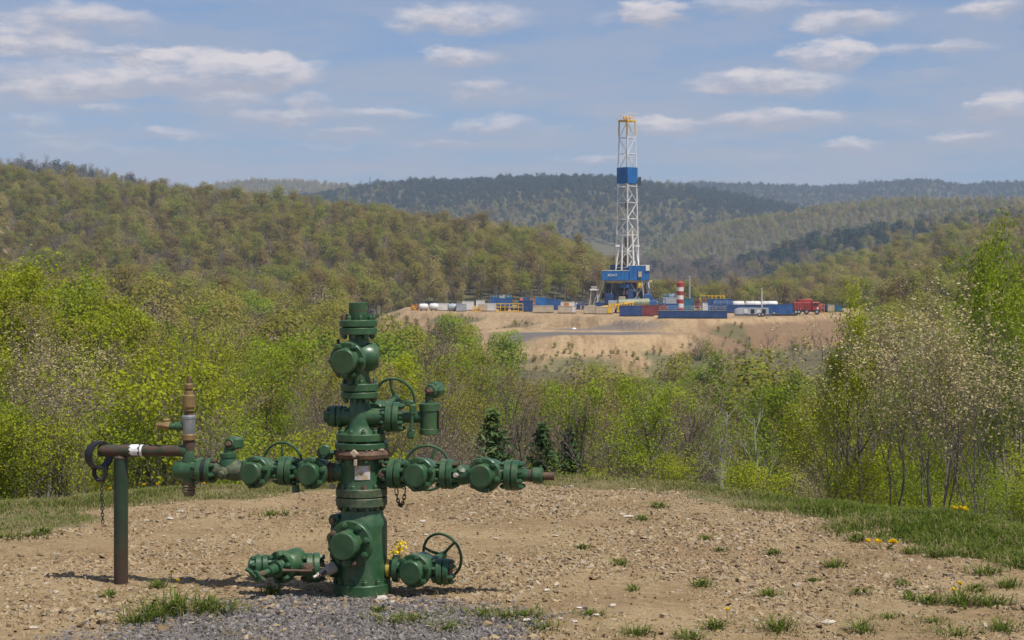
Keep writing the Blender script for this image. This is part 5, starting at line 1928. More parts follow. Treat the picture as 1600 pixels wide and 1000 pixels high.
def valve(name, cx, cy_, d, b_dir, body_r, neck_back, flange_t, flange_r, cap_r, cap_l, cap_off=(0, 0), nb=8, wheel=None, dome=True, bolt_r=4.9, stem_nub=False, bolt_ph=.3):
    """A gate valve: body, bonnet flange facing along b_dir with a round cap, optional hand wheel behind. Sizes in columns."""
    c = wp(cx, cy_, d)
    b_dir = Vector(b_dir).normalized()
    B = body_r * S
    mb = MB()
    mb.lathe(c - b_dir * neck_back * S, b_dir, [(0, B * .62), (.015, B * .78), (neck_back * S * .3, B * .97), (neck_back * S * .9, B), ((neck_back + flange_t * .6) * S, B * .97), ((neck_back + flange_t) * S, B * .85)], 36)
    v_ = mb.build(name, GREEN, well)
    fm = MB(); flange_r += 2.2
    fm.disc(c + b_dir * flange_t * S, b_dir, 0, 10 * S, flange_r * S, ch=.007, seg=40)
    fo = fm.build('bonnet', GREEN, v_)
    a_, e1, e2 = perp(b_dir)
    co = c + e1 * cap_off[0] * S + e2 * cap_off[1] * S
    cm = MB()
    L = cap_l * S
    cm.lathe(co + b_dir * (flange_t + 9.5) * S, b_dir, [(0, (cap_r + .8) * S), (.012, cap_r * S), (L - .012, cap_r * S), (L - .004, cap_r * S - .005), (L, cap_r * S - .013)], 40)
    cm.build('bonnet_cap', GREEN, v_, angle=24)
    bolts(v_, c + b_dir * (flange_t + 10) * S, b_dir, (flange_r - 4.2) * S, nb, bolt_r * S, 8.5 * S, bolt_ph, rust=.04)
    if stem_nub:
        nm = MB(); p = co + b_dir * (flange_t + cap_l * .55) * S + Vector((0, 0, -cap_r * .92 * S))
        nm.lathe(p, b_dir + Vector((0, 0, -.25)), [(-.05, 8.5 * S), (.03, 8.2 * S), (.045, 6 * S), (.075, 5.6 * S), (.085, 3 * S)], 16)
        nm.build('grease_nub', GREEN, v_)
    if wheel:
        wx, wy, wd, wr, ph = wheel
        h = wp(wx, wy, d + wd)
        wdir = (h - c).normalized()
        sm = MB(); sm.tube([c + wdir * neck_back * S * .6, c + wdir * (h - c).length * .55, h + wdir * .03], [B * .5, B * .34, .018], 16)
        sm.build('stem', GREEN, v_)
        hw = MB()
        axis = wdir
        hw.torus(h, axis, wr * S, 2.3 * S, 48, 8)
        a2, f1, f2 = perp(axis)
        hw.disc(h - axis * .03, axis, 0, .06, 6.5 * S, seg=16)
        for k in range(3):
            th = ph + k * 2.0944
            dv = f1 * math.cos(th) + f2 * math.sin(th)
            hw.tube([h + dv * 4 * S, h + dv * wr * .55 * S - axis * .012, h + dv * wr * S], [3.2 * S, 2.3 * S, 2.2 * S], 7)
        th = ph + .9
        dv = f1 * math.cos(th) + f2 * math.sin(th)
        hw.tube([h + dv * wr * S, h + dv * wr * S - axis * .05], [2.2 * S, 1.8 * S], 7)
        hw.build('handwheel', GREEN, v_)
    return v_


def flange_h(c, axis, r, gap=1.2, t=11.0, nb=8, worn=False, bolt_out=True, name='flange', second=True):
    """A pair of upright flanges bolted face to face, centred at c, axis along the pipe. Sizes in columns."""
    axis = Vector(axis).normalized()
    for s in ((-1, 1) if second else (1,)):
        mb = MB(); mb.disc(c, axis * s, gap * S * .5, (gap * .5 + t) * S, r * S, ch=.006, seg=36)
        o = mb.build(name, WORN if worn else GREEN, well)
        if bolt_out:
            bolts(o, c + axis * s * (gap * .5 + t) * S, axis * s, (r - 5.2) * S, nb, 4.0 * S, 8.0 * S, .39, rust=.06)
    gk = MB(); gk.disc(c, axis, -gap * S * .7, gap * S * .7, (r - 2.5) * S, ch=.0005); gk.build('gasket', M['rubber'], well)


def run(pts, radii, name='pipe', mat=None, sides=20):
    return MB().tube(pts, [r * S for r in radii], sides).build(name, mat or GREEN, well)


# swab valve
run([wp(548, 558, .0), wp(553, 558, .0), wp(572, 558, .0), wp(585, 558, .0), wp(592, 558, .0)], [20, 23.6, 23.6, 21.5, 15], 'swab_body', sides=28)
valve('swab_valve', 555, 559, 0, (-.27, -.96, -.08), 22, 20, 26, 26.5, 19.8, 18, (0, 0), 6, stem_nub=True, bolt_ph=.0)
# master valve on the barrel, facing front-left
c = wp(565.5, 842, 0)
bd = Vector((-.30, -.95, -.02)).normalized()
mv = MB(); mv.lathe(c, bd, [(10 * S, 30 * S), (34 * S, 30 * S), (42 * S, 32 * S)], 40)
mvo = mv.build('master_valve', GREEN, well)
MB().disc(c, bd, 40 * S, 50 * S, 36 * S, ch=.008, seg=44).build('bonnet', GREEN, mvo)
MB().lathe(c + Vector((-.012, 0, 0)), bd, [(49 * S, 23.5 * S), (52 * S, 22.3 * S), (70 * S, 21.6 * S), (71.5 * S, 20.8 * S), (72.3 * S, 19.4 * S)], 44).build('bonnet_cap', GREEN, mvo, angle=24)
bolts(mvo, c + bd * 50 * S, bd, 29.8 * S, 8, 5.2 * S, 8.5 * S, .25, rust=.2)
MB().lathe(c + bd * 56 * S + Vector((-.005, 0, -27 * S)), bd, [(-.06, 7 * S), (.02, 7 * S), (.03, 5.5 * S), (.05, 5.2 * S), (.055, 2.5 * S)], 14).build('grease_nub', GREEN, mvo)
# stack of small gauge ports left of the barrel
for (x_, y_, r_) in ((519, 812, 9.5), (515.5, 840, 9), (519, 866, 7.5)):
    gg = MB(); p = wp(x_, y_, -.02)
    gg.lathe(p + Vector((.05, .05, 0)), (-.35, -.93, 0), [(-.03, r_ * S), (.09, r_ * S), (.10, r_ * .8 * S)], 18)
    gg.tube([p + Vector((.0, .02, 0)), p + Vector((.10, .06, 0))], .025, 10)
    go = gg.build('gauge_port', GREEN, well)
    MB().disc(p + Vector((.05, .05, 0)) + Vector((-.35, -.93, 0)).normalized() * .10, (-.35, -.93, 0), 0, .02, 4 * S).build('port_plug', M['rust' if y_ < 820 else 'green'], go)
run([wp(521, 815, .02), wp(519, 840, .03), wp(521, 866, .02)], [3.5, 3.5, 3.5], 'gauge_line')

# tee: blind flange on the left, wing on the right
ax = Vector((1, -.10, 0)).normalized()
c = wp(562, 651, 0)
run([c, wp(531, 651, .02)], [14, 14], 'tee_outlet')
flange_h(wp(527, 650.5, .03), ax, 17.5, gap=1.6, t=7.5, nb=6)
run([wp(519, 650.5, .03), wp(508, 650.5, .04)], [10.5, 10.0], 'blind_cap')
run([c, wp(606, 652, -.03)], [14.5, 12.5], 'tee_outlet')
flange_h(wp(614.5, 652, -.04), ax, 24, gap=1.6, t=9.5, nb=8)
run([wp(624, 652, -.05), wp(634, 652, -.05), wp(637, 652, -.05), wp(660, 652, -.06)], [9.5, 8.5, 9.5, 9.5], 'wing_pipe')
# wing needle handle
nh = MB(); nh.box(wp(645, 640, -.14), (.055, .03, .09), bev=.01); nh.tube([wp(645, 630, -.13), wp(644, 655, -.14), wp(642, 672, -.14)], [.018, .014, .02], 8); nh.box(wp(642, 678, -.14), (.06, .03, .08), bev=.012); nh.box(wp(640, 630, -.12), (.07, .03, .05), bev=.01)
nh.build('lever_handle', GREEN, well)
# upright trap at the end of the wing
X_t = wp(671, 0, -.07)
tb = MB()
zz = lambda y: EYE - (y - HZ) * (WY - .07) / 2600
tb.lathe((X_t.x, X_t.y, 0), (0, 0, 1), [(zz(679), 15 * S), (zz(678), 16 * S), (zz(670), 16 * S), (zz(669.4), 14.8 * S), (zz(642), 14.8 * S), (zz(641.5), 16 * S), (zz(631), 16 * S), (zz(629.5), 14 * S), (zz(629), 7 * S), (zz(618), 7 * S), (zz(616), 11 * S)], 32)
tbo = tb.build('drip_trap', GREEN, well)
hd = MB(); p = wp(669, 610, -.07)
hd.lathe(p + Vector((.06, .05, 0)), (-.5, -.86, -.05), [(-.05, 10 * S), (-.04, 13 * S), (.035, 13 * S), (.045, 11 * S), (.085, 10 * S), (.09, 8 * S)], 10)
hd.box(wp(678, 608, -.02), (.10, .08, .10), .4, bev=.015)
hd.build('union_head', GREEN, tbo)
MB().lathe(p + Vector((.06, .05, 0)) + Vector((-.5, -.86, -.05)).normalized() * .088, (-.5, -.86, -.05), [(0, 6.5 * S), (.025, 6 * S), (.03, 3.5 * S), (.05, 3 * S)], 6).build('rusty_plug', M['rust'], tbo)
MB().box(wp(686.5, 655, -.1), (.015, .05, .16), bev=.004).build('sight_strip', M['rust'], tbo)
bolts(tbo, p + Vector((.06, .05, 0)) + Vector((-.5, -.86, -.05)).normalized() * .036, (-.5, -.86, -.05), 10.5 * S, 6, 2.6 * S, 4 * S)
# wing gate valve behind the tee, its wheel showing above
valve('wing_valve', 588, 648, .22, (-.38, -.92, -.05), 22, 20, 8, 8, 6, 3, nb=0 + 4, wheel=(617, 623, .42, 34, .35))

# right arm, coming a little towards the camera
arm = Vector((1, -.20, 0)).normalized()


def d_r(x):
    return -(x - 566) * S * .20


def ar(x, y):
    return wp(x, y, d_r(x))


run([ar(566, 741), ar(606, 741)], [14, 12], 'spool_outlet')
pg = MB(); p = ar(600, 741) + Vector((-.01, -.07, 0)); pg.lathe(p, (-.2, -1, 0), [(0, 6.5 * S), (.02, 6.5 * S), (.025, 4 * S), (.045, 3.6 * S)], 6); pg.build('rusty_plug', M['rust'], well)
flange_h(ar(619, 740), arm, 23, gap=1.4, t=10, nb=8)
run([ar(628, 740), ar(700, 741)], [13, 13], 'arm_pipe')
valve('gate_valve', 662, 739, d_r(662), (-.30, -.95, 0), 21.5, 24, 15, 24, 18, 17, (0, 0), 6, wheel=(667.5, 731, .42, 35.5, .95))
flange_h(ar(700, 741), arm, 23, gap=1.4, t=9, nb=8)
run([ar(709, 742), ar(722, 742), ar(735, 742), ar(800, 743)], [13, 16, 14, 12], 'arm_pipe')
MB().lathe(ar(713, 741) + Vector((0, -.09, -.0)), (-.3, -1, .2), [(-.03, 4.5 * S), (.02, 4.5 * S), (.03, 3 * S)], 6).build('worn_plug', M['pale_steel'], well)
MB().lathe(ar(722, 733) + Vector((0, -.05, .0)), (.2, -.6, .8), [(-.03, 8 * S), (.012, 7.5 * S), (.02, 4 * S)], 12).build('worn_boss', WORN, well)
valve('gate_valve', 764, 740, d_r(764), (-.32, -.95, 0), 22, 24, 15, 24.5, 18, 17, (0, 0), 6, bolt_ph=.8)
flange_h(ar(801, 742.5), arm, 23.5, gap=1.6, t=10, nb=8)
run([ar(811, 743), ar(829, 743)], [9.5, 9.5], 'end_pipe')
run([ar(827, 743), ar(834, 743)], [9.8, 9.8], 'rusty_nipple', M['rusty_green'])
run([ar(833, 743), ar(834, 743), ar(847, 743.5), ar(848.5, 743.5)], [11, 12.4, 12.4, 11], 'collar')
run([ar(847, 744), ar(866, 744.5)], [6.2, 6.0], 'rusty_tip', M['rust'])

# left arm, going a little away
def d_l(x):
    return -(x - 566) * S * .20


def al(x, y):
    return wp(x, y, d_l(x))


run([al(566, 738), al(530, 738), al(522, 738)], [16, 15, 13], 'spool_outlet')
run([al(524, 738), al(514, 738)], [15, 15], 'rusty_joint', M['rust_ring'])
MB().box(al(521, 758) + Vector((0, -.1, 0)), (.05, .05, .04), .4, bev=.01).build('rusty_lump', M['chalk'], well)
run([al(516, 738), al(506, 738), al(460, 738)], [17, 13, 13], 'arm_pipe')
v1 = valve('gate_valve', 497, 737, d_l(497), (-.32, -.95, 0), 20, 22, 15, 22.5, 17.2, 17, (0, 0), 6)
nb_ = MB(); nb_.disc(wp(507, 707, .05), (-.3, -.95, 0), 0, .06, .05); nb_.box(wp(513, 713, .06), (.08, .05, .05), bev=.01); nb_.build('vent_lug', GREEN, v1)
dr_ = MB(); dr_.tube([al(463, 756) + Vector((0, -.06, 0)), al(464, 768) + Vector((0, -.06, 0))], [.028, .034], 10); dr_.build('drain_plug', GREEN, well)
flange_h(al(449.5, 736), arm, 23, gap=1.4, t=10, nb=8)
run([al(458, 736), al(380, 735)], [13, 13], 'arm_pipe')
valve('gate_valve', 408, 735.5, d_l(408), (-.32, -.95, 0), 20.5, 22, 15, 23, 17.2, 17, (0, 0), 6, wheel=(442, 724, .42, 34, .52))
run([al(386, 735), al(372, 735), al(360, 735), al(330, 735)], [12, 17, 16, 11], 'worn_cross', WORN)
# upright union on the left cross
up = MB(); p = al(356.5, 735)
zq = lambda y, d: EYE - (y - HZ) * (WY + d) / 2600
D = d_l(356)
up.lathe((p.x, p.y, 0), (0, 0, 1), [(zq(740, D), 14 * S), (zq(722, D), 14 * S), (zq(715, D), 12 * S), (zq(714, D), 13.5 * S), (zq(708, D), 13.5 * S), (zq(707, D), 7 * S), (zq(702, D), 6.5 * S), (zq(700, D), 9 * S)], 26)
upo = up.build('upright_union', GREEN, well)
hd = MB(); p = al(354, 694)
hd.lathe(p + Vector((.05, .05, 0)), (-.45, -.89, -.03), [(-.05, 9 * S), (-.04, 11.5 * S), (.035, 11.5 * S), (.045, 10 * S), (.07, 9 * S)], 10)
hd.box(al(366, 693) + Vector((.02, .04, 0)), (.10, .08, .095), .4, bev=.015)
hd.build('union_head', GREEN, upo)
MB().lathe(p + Vector((.05, .05, 0)) + Vector((-.45, -.89, -.03)).normalized() * .068, (-.45, -.89, 0), [(0, 6 * S), (.02, 5.5 * S), (.025, 3.2 * S), (.04, 2.8 * S)], 6).build('rusty_plug', M['rust'], upo)
MB().lathe(al(350, 738) + Vector((0, -.10, 0)), (-.2, -1, -.1), [(-.05, 10 * S), (.01, 9 * S), (.02, 5 * S), (.04, 4 * S)], 8).build('worn_plug', WORN, upo)
flange_h(al(321, 735), arm, 20, gap=7.0, t=8, nb=6)
run([al(332, 735), al(311, 735)], [12, 12], 'arm_pipe')
# corner ball of the riser
el_ = MB(); p = al(293, 735)
el_.tube([al(313, 735), al(300, 735), al(285, 735), al(276, 735), al(272.5, 735)], [14.5 * S, 15.5 * S, 15.5 * S, 14.5 * S, 10 * S], 24)
el_.build('corner_fitting', GREEN, well)
DL = d_l(293)
PX_ = al(295, 735)


def rv(prof, name, mat, par=None, seg=24):
    mb = MB(); mb.lathe((PX_.x, PX_.y, 0), (0, 0, 1), [(zq(y, DL), r * S) for y, r in prof], seg)
    return mb.build(name, M[mat], par or well)


riser = rv([(735, 10), (705, 9.6), (704, 9.3)], 'riser', 'green')
rv([(707, 9.4), (686, 9.4)], 'riser_nipple', 'rusty_green', riser)
rv([(687.5, 10.4), (686.8, 11.6), (679, 11.6), (678, 10.6)], 'brass_ring', 'brass', riser)
rv([(678.5, 9.8), (677, 10.4), (654, 10.4), (653.5, 11.2), (650, 11.2), (648.5, 9)], 'steel_tee', 'galv', riser)
rv([(649, 6.8), (638, 6.8)], 'rusty_nipple', 'rust', riser)
rv([(642, 8.4), (637, 8.4), (636.4, 9.6), (635.6, 10.3), (618, 10.3), (617.2, 9.4), (616.4, 7.4), (611, 7.0), (610.5, 6)], 'relief_valve', 'brass', riser)
rv([(612, 5.5), (607.5, 5.5)], 'valve_neck', 'rust', riser)
rv([(607.8, 6.6), (606.5, 7), (600.5, 7), (599, 5)], 'locking_ring', 'brass', riser)
rv([(600, 3.4), (588.5, 3.4), (587, 2.4)], 'relief_stem', 'rust', riser)
rv([(751, 10.2), (735, 10.2)], 'drop_leg', 'green', riser)
rv([(775, 8.4), (757, 8.6), (750, 9.2)], 'drop_stub', 'cloth', riser)
wr_ = MB()
for i in range(5):
    wr_.torus((PX_.x, PX_.y, zq(755 + i * 3.6, DL)), (random.uniform(-.2, .2), random.uniform(-.2, .2), 1), 9.2 * S, 1.9 * S * random.uniform(.8, 1.2), 22, 6)
wr_.build('wrapping', M['cloth'], riser)
# side cock of the steel tee
sk_ = MB(); sk_.tube([wp(288, 666, DL), wp(276, 666.5, DL), wp(275, 666.5, DL), wp(264, 666.5, DL)], [7 * S, 7 * S, 5.4 * S, 5.4 * S], 14); sk_.build('side_nipple', GREEN, riser)
MB().tube([wp(265, 666, DL), wp(262, 665.5, DL), wp(254, 664.5, DL)], [7 * S, 8 * S, 6 * S], 8).build('side_cock', M['brass'], riser)
MB().box(wp(260, 657, DL), (.06, .03, .03), .2, bev=.008).build('cock_lever', M['brass'], riser)
MB().tube([wp(256, 664, DL), wp(250, 664.5, DL), wp(244, 664.8, DL)], [4 * S, 4.4 * S, 3 * S], 8).build('cock_tip', M['brass'], riser)

# lower right outlet
lr = Vector((1, -.12, .0)).normalized()
c = wp(566, 888, 0)
run([c, wp(612, 888, -.03)], [15, 13.6], 'head_outlet')
run([wp(594, 888, -.02), wp(600, 888, -.02)], [15.5, 15.5], 'outlet_boss')
MB().disc(wp(607, 888, -.03), lr, -.014, .014, 14.0 * S, ch=.002).build('yellow_band', M['hazard_yellow'], well)
run([wp(612, 888, -.03), wp(690, 892, -.07)], [14, 12], 'arm_pipe')
MB().disc(wp(620, 888, -.04), lr, -.03, .02, 21 * S, ch=.006).build('flange', GREEN, well)
valve('gate_valve', 656, 887, -.05, (-.32, -.94, -.04), 22.5, 24, 16, 24, 18.5, 17, (0, 0), 6, wheel=(691, 868, .30, 35.5, 1.35))
flange_h(wp(692.5, 893, -.08), lr, 20.5, gap=1.4, t=9, nb=6)
MB().disc(wp(702, 892, -.08), lr, 0, .018, 16 * S).build('rusty_blind', M['rust'], well)

# lower left outlet
ll = Vector((-1, -.16, 0)).normalized()
run([c, wp(516, 888, -.05)], [15, 14], 'head_outlet')
sf = MB(); sf.lathe(wp(522, 886, -.14), (-.72, -.55, -.30), [(0, 9 * S), (.07, 9 * S), (.075, 6.5 * S), (.12, 6.5 * S), (.125, 4.5 * S), (.17, 4 * S), (.175, 2.6 * S), (.21, 2.6 * S)], 14)
sf.build('bleed_fitting', M['pale_steel'], well)
MB().tube([wp(509, 893, -.22), wp(500, 900, -.26)], [3.4 * S, 2.4 * S], 8).build('bleed_tip', M['rust'], well)
flange_h(wp(489, 887, -.07), ll, 23, gap=1.4, t=10, nb=8)
run([wp(498, 887, -.06), wp(480, 887, -.07), wp(420, 886, -.12)], [12, 13, 13], 'arm_pipe')
lv = valve('gate_valve', 455, 880, -.08, (-.58, -.80, -.12), 21.5, 24, 16, 23, 14.5, 10, (0, 0), 6)
ls = MB(); bd = Vector((-.58, -.80, -.12)).normalized(); p = wp(455, 880, -.08)
ls.tube([p + bd * 36 * S, p + bd * 50 * S, p + bd * 51 * S, p + bd * 66 * S], [9 * S, 8 * S, 5 * S, 4.5 * S], 12)
ls.build('stem', GREEN, lv)
MB().lathe(p + bd * 62 * S, bd, [(0, 5.2 * S), (.06, 4.8 * S)], 8).build('stem_tip', M['rust'], lv)
nbm = MB(); nbm.disc(p + bd * 74 * S, bd, 0, .03, 9 * S, seg=14); nbm.disc(p + bd * 79 * S, bd, 0, .02, 4.5 * S, seg=6); nbm.tube([p + bd * 76 * S + Vector((-.09, 0, .06)), p + bd * 76 * S + Vector((.07, 0, -.04))], .018, 8)
nbm.build('stem_handle', GREEN, lv)
rod = MB(); rod.tube([wp(442, 891.5, -.34), wp(447, 891.5, -.34), wp(474, 892, -.30), wp(486, 892, -.27)], [3.4 * S, 2.4 * S, 2.2 * S, 2.4 * S], 8)
rod.build('rusty_rod', M['rust'], lv)
MB().lathe(wp(479, 889, -.25), (-.3, -.95, 0), [(-.06, 8 * S), (.01, 8 * S), (.02, 5 * S), (.03, 4.5 * S)], 10).build('rod_pivot', M['rust'], lv)
flange_h(wp(409, 885, -.13), ll, 18.5, gap=1.4, t=9, nb=6)
run([wp(400, 885, -.13), wp(390, 885, -.14), wp(389, 885, -.14)], [13, 13, 11], 'blind_cap')

# ------------------------------------------------------------------ pipe stand with its beam
PY_ = 14.42
ps = at(189, 912, PY_)
stand = empty('pipe_stand', (ps.x, PY_, 0), 'dark green pipe post carrying a rusty horizontal pipe beside the wellhead', 'pipe stand')
sz = PY_ / 2600


def sp_(x, y, d=0.0):
    return at(x, y, PY_ + d)


pst = MB(); pst.lathe((ps.x, PY_, -.15), (0, 0, 1), [(0, 11 * sz), (sp_(0, 716).z + .15, 11 * sz)], 28)
pst.build('post', M['dark_post'], stand)
sd = MB(); sd.lathe((ps.x, PY_, sp_(0, 717).z), (0, 0, 1), [(0, 11.6 * sz), (.012, 12.2 * sz), (.03, 9.5 * sz), (.05, 8 * sz)], 24); sd.build('saddle', M['rusty_green'], stand)
bm = MB(); pa, pb = sp_(156, 704, .03), Vector((PX_.x, PX_.y, sp_(0, 704.5, -.2).z))
pb.z = at(0, 704.5, PX_.y).z
bm.tube([pa, pa.lerp(pb, .3), pa.lerp(pb, .7), pb], [9.4 * sz, 9.4 * sz, 8.8 * sz, 8.8 * sz], 24)
bm.build('beam', M['rusty_green'], stand)
cp = MB(); cp.tube([pa.lerp(pb, .93), pa.lerp(pb, .99)], 9.8 * sz, 20); cp.build('beam_collar', M['green'], stand)
tpz = MB()
f0, f1 = (205 - 156) / (295 - 156), (219 - 156) / (295 - 156)
q0, q1 = pa.lerp(pb, f0), pa.lerp(pb, f1)
a_, e1, e2 = perp(q1 - q0)
Lt = (q1 - q0).length
vv, ff = [], []
for i in range(13):
    th = R(-20 + 150 * i / 12)
    dv = Vector((0, -math.sin(th), math.cos(th)))
    dv = (dv - a_ * dv.dot(a_)).normalized()
    rag = .012 * math.sin(i * 2.3)
    vv += [q0 + dv * 9.9 * sz + a_ * (rag + .012 * i / 12), q1 + dv * 9.8 * sz + a_ * (.008 * math.sin(i * 1.7))]
for i in range(12):
    ff.append((2 * i, 2 * i + 1, 2 * i + 3, 2 * i + 2))
tpz._add(vv, ff)
tpz.lathe(q1 + a_ * .012, a_, [(0, 9.0 * sz), (.001, 9.6 * sz), (.020, 9.6 * sz), (.021, 9.0 * sz)], 24)
tpz.build('tape', M['tape'], stand)

# black ring hung on the end of the beam, with shackle and chain
rc = sp_(155, 711, .02)
ring = empty('hanging_ring', rc, 'black ring hanging on the left end of the rusty pipe with a short chain', 'ring')
rm = MB(); ax_ = Vector((.78, -.62, 0)).normalized()
a_, e1, e2 = perp(ax_)
nseg = 44
ro, ri_, hw_ = 22.0 * sz, 18.8 * sz, 8.0 * sz
vv, ff = [], []
for k in range(nseg):
    th = 2 * math.pi * k / nseg
    dv = e1 * math.cos(th) + e2 * math.sin(th)
    for (rr2, t2) in ((ro, -hw_), (ro * 1.01, 0), (ro, hw_), (ri_, hw_), (ri_, -hw_)):
        vv.append(rc + dv * rr2 + ax_ * t2)
for k in range(nseg):
    k2 = (k + 1) % nseg
    for j in range(5):
        j2 = (j + 1) % 5
        ff.append((k * 5 + j, k * 5 + j2, k2 * 5 + j2, k2 * 5 + j))
rm._add(vv, ff)
rm.build('band', M['rubber'], ring)
sh = MB()
pc = sp_(156, 736, .02)
sh.tube([pc + Vector((-.045, 0, .05)), pc + Vector((-.05, 0, -.03)), pc + Vector((-.02, 0, -.075)), pc + Vector((.03, 0, -.075)), pc + Vector((.05, 0, -.03)), pc + Vector((.05, 0, .05))], .021, 8)
sh.tube([pc + Vector((-.07, 0, .03)), pc + Vector((.075, 0, .03))], .018, 8)
sh.build('shackle', M['rubber'], ring)


def links(pts, L, w, r, name, mat, parent):
    mb = MB()
    for i in range(len(pts) - 1):
        a_, b2 = Vector(pts[i]), Vector(pts[i + 1])
        d_ = (b2 - a_)
        dd = d_.normalized()
        _, f1, f2 = perp(dd)
        s_ = f1 if i % 2 else f2
        mid = (a_ + b2) / 2
        loop = []
        for k in range(10):
            th = 2 * math.pi * k / 10
            loop.append(mid + dd * math.cos(th) * (d_.length * .5 + r * 1.4) + s_ * math.sin(th) * w)
        mb.tube(loop, r, 5, closed=True)
    return mb.build(name, mat, parent)


links([sp_(158.5 + .15 * i, 751 + 5.1 * i, .02) for i in range(14)], 5, 2.2 * sz, .8 * sz, 'chain', M['iron'], ring)
ch = empty('chain_loop', ar(627, 763), 'short dark chain loop hanging under the right arm of the wellhead', 'chain')
loop_pts = []
for i in range(13):
    f = i / 12
    loop_pts.append(ar(619.5 + 14.5 * f, 762 + 27 * (1 - (2 * f - 1) ** 2) ** .8) + Vector((0, -.05, 0)))
links(loop_pts, 5, 2.4 * S, .95 * S, 'links', M['iron'], ch)

# ------------------------------------------------------------------ grass, gravel, stones and flowers on the well pad
g6 = np.random.default_rng(616)


def blades(base, h, w, g, lean=0.5, az=None):
    """Bent blades of grass: five corners each, as a quad and a tip."""
    n = len(base)
    a_ = g.random(n) * 6.283 if az is None else az
    d = np.stack([np.cos(a_), np.sin(a_), np.zeros(n)], 1)
    s = np.stack([-d[:, 1], d[:, 0], np.zeros(n)], 1)
    ln = (lean * (0.3 + g.random(n)))[:, None]
    hh, ww = h[:, None], w[:, None]
    up = np.array([[0, 0, 1.0]])
    b0, b1 = base - s * ww, base + s * ww
    mid = base + up * hh * 0.6 + d * hh * ln * 0.3
    m0, m1 = mid - s * ww * .75, mid + s * ww * .75
    tip = base + up * hh * (1 - 0.25 * ln) + d * hh * ln * 0.95
    v = np.stack([b0, b1, m1, m0, tip], 1).reshape(-1, 3)
    k = np.arange(n) * 5
    q = np.stack([k, k + 1, k + 2, k + 3], 1)
    t = np.stack([k + 3, k + 2, k + 4], 1)
    return v, q, t


def surf(X, Y):
    return terrain(np.asarray(X, float), np.asarray(Y, float))


# verge: from the edge of the dirt to over the lip
N = 260000
px = g6.uniform(-140, 1760, N)
yd, yc = edge_y(DIRT_EDGE, px), edge_y(CREST, px)
t = g6.beta(1.3, 1.1, N)
Yv = (yd - 1.0) + t * (yc - yd + 4.2)
Xv = (px - 800) / 2600 * Yv
dens_ = fbm(Xv / 0.8, Yv / 0.8, 121, 3)
dirt_v, _ = pad_masks(Xv, Yv)
right_lush = sstep(1050, 1400, px)
keep = (g6.random(N) < np.clip((1 - dirt_v) * (0.78 + dens_ * 2.0 + 0.22 * right_lush), 0.0, 1)) & (g6.random(N) < 0.62)
Xv, Yv, px, dens_ = Xv[keep], Yv[keep], px[keep], dens_[keep]
right_lush = right_lush[keep]
past = sstep(0, 1.5, Yv - edge_y(DIRT_EDGE, px))
h = g6.uniform(0.03, 0.13, len(Xv)) * (0.5 + 0.35 * past + 0.55 * right_lush) * (1 + dens_ * 1.2)
base = np.stack([Xv, Yv, surf(Xv, Yv) - 0.01], 1)
v, q, t3 = blades(base, np.clip(h, .02, .3), g6.uniform(0.0026, 0.0062, len(h)) * (1 + right_lush * .3), g6, 1.15)
dry = (g6.random(len(h)) < np.clip(0.56 - 0.46 * right_lush + fbm(Xv / 1.2, Yv / 1.2, 131) * 1.3, 0.05, 0.9))
tt = np.where(dry, g6.uniform(0.85, 1.0, len(h)), g6.uniform(0.0, 0.72, len(h)))
me = mesh_arrays('verge_grass', v, [q, t3], M['grass'], tint=np.concatenate([tt, tt]))
tag(link('verge_grass', me), kind='stuff')

# thin grass and dead stalks on the dirt between
N = 26000
px = g6.uniform(-60, 1660, N); py = 445 + 6760 / g6.uniform(12.0, 21.0, N)
Yv = 6760 / (py - 445); Xv = (px - 800) / 2600 * Yv
dirt_v, grav_v = pad_masks(Xv, Yv)
spot = fbm(Xv / 0.7, Yv / 0.7, 141, 3)
k = (dirt_v > .5) & (spot > 0.09) & (g6.random(N) < .8)
Xv, Yv = Xv[k], Yv[k]
base = np.stack([Xv, Yv, surf(Xv, Yv) - .005], 1)
h = g6.uniform(.02, .07, len(Xv))
v, q, t3 = blades(base, h, g6.uniform(.0018, .0035, len(h)), g6, 1.3)
tt = g6.random(len(h))
tag(link('sparse_grass', mesh_arrays('sparse_grass', v, [q, t3], M['dry_grass'], tint=np.concatenate([tt, tt]))), kind='stuff')


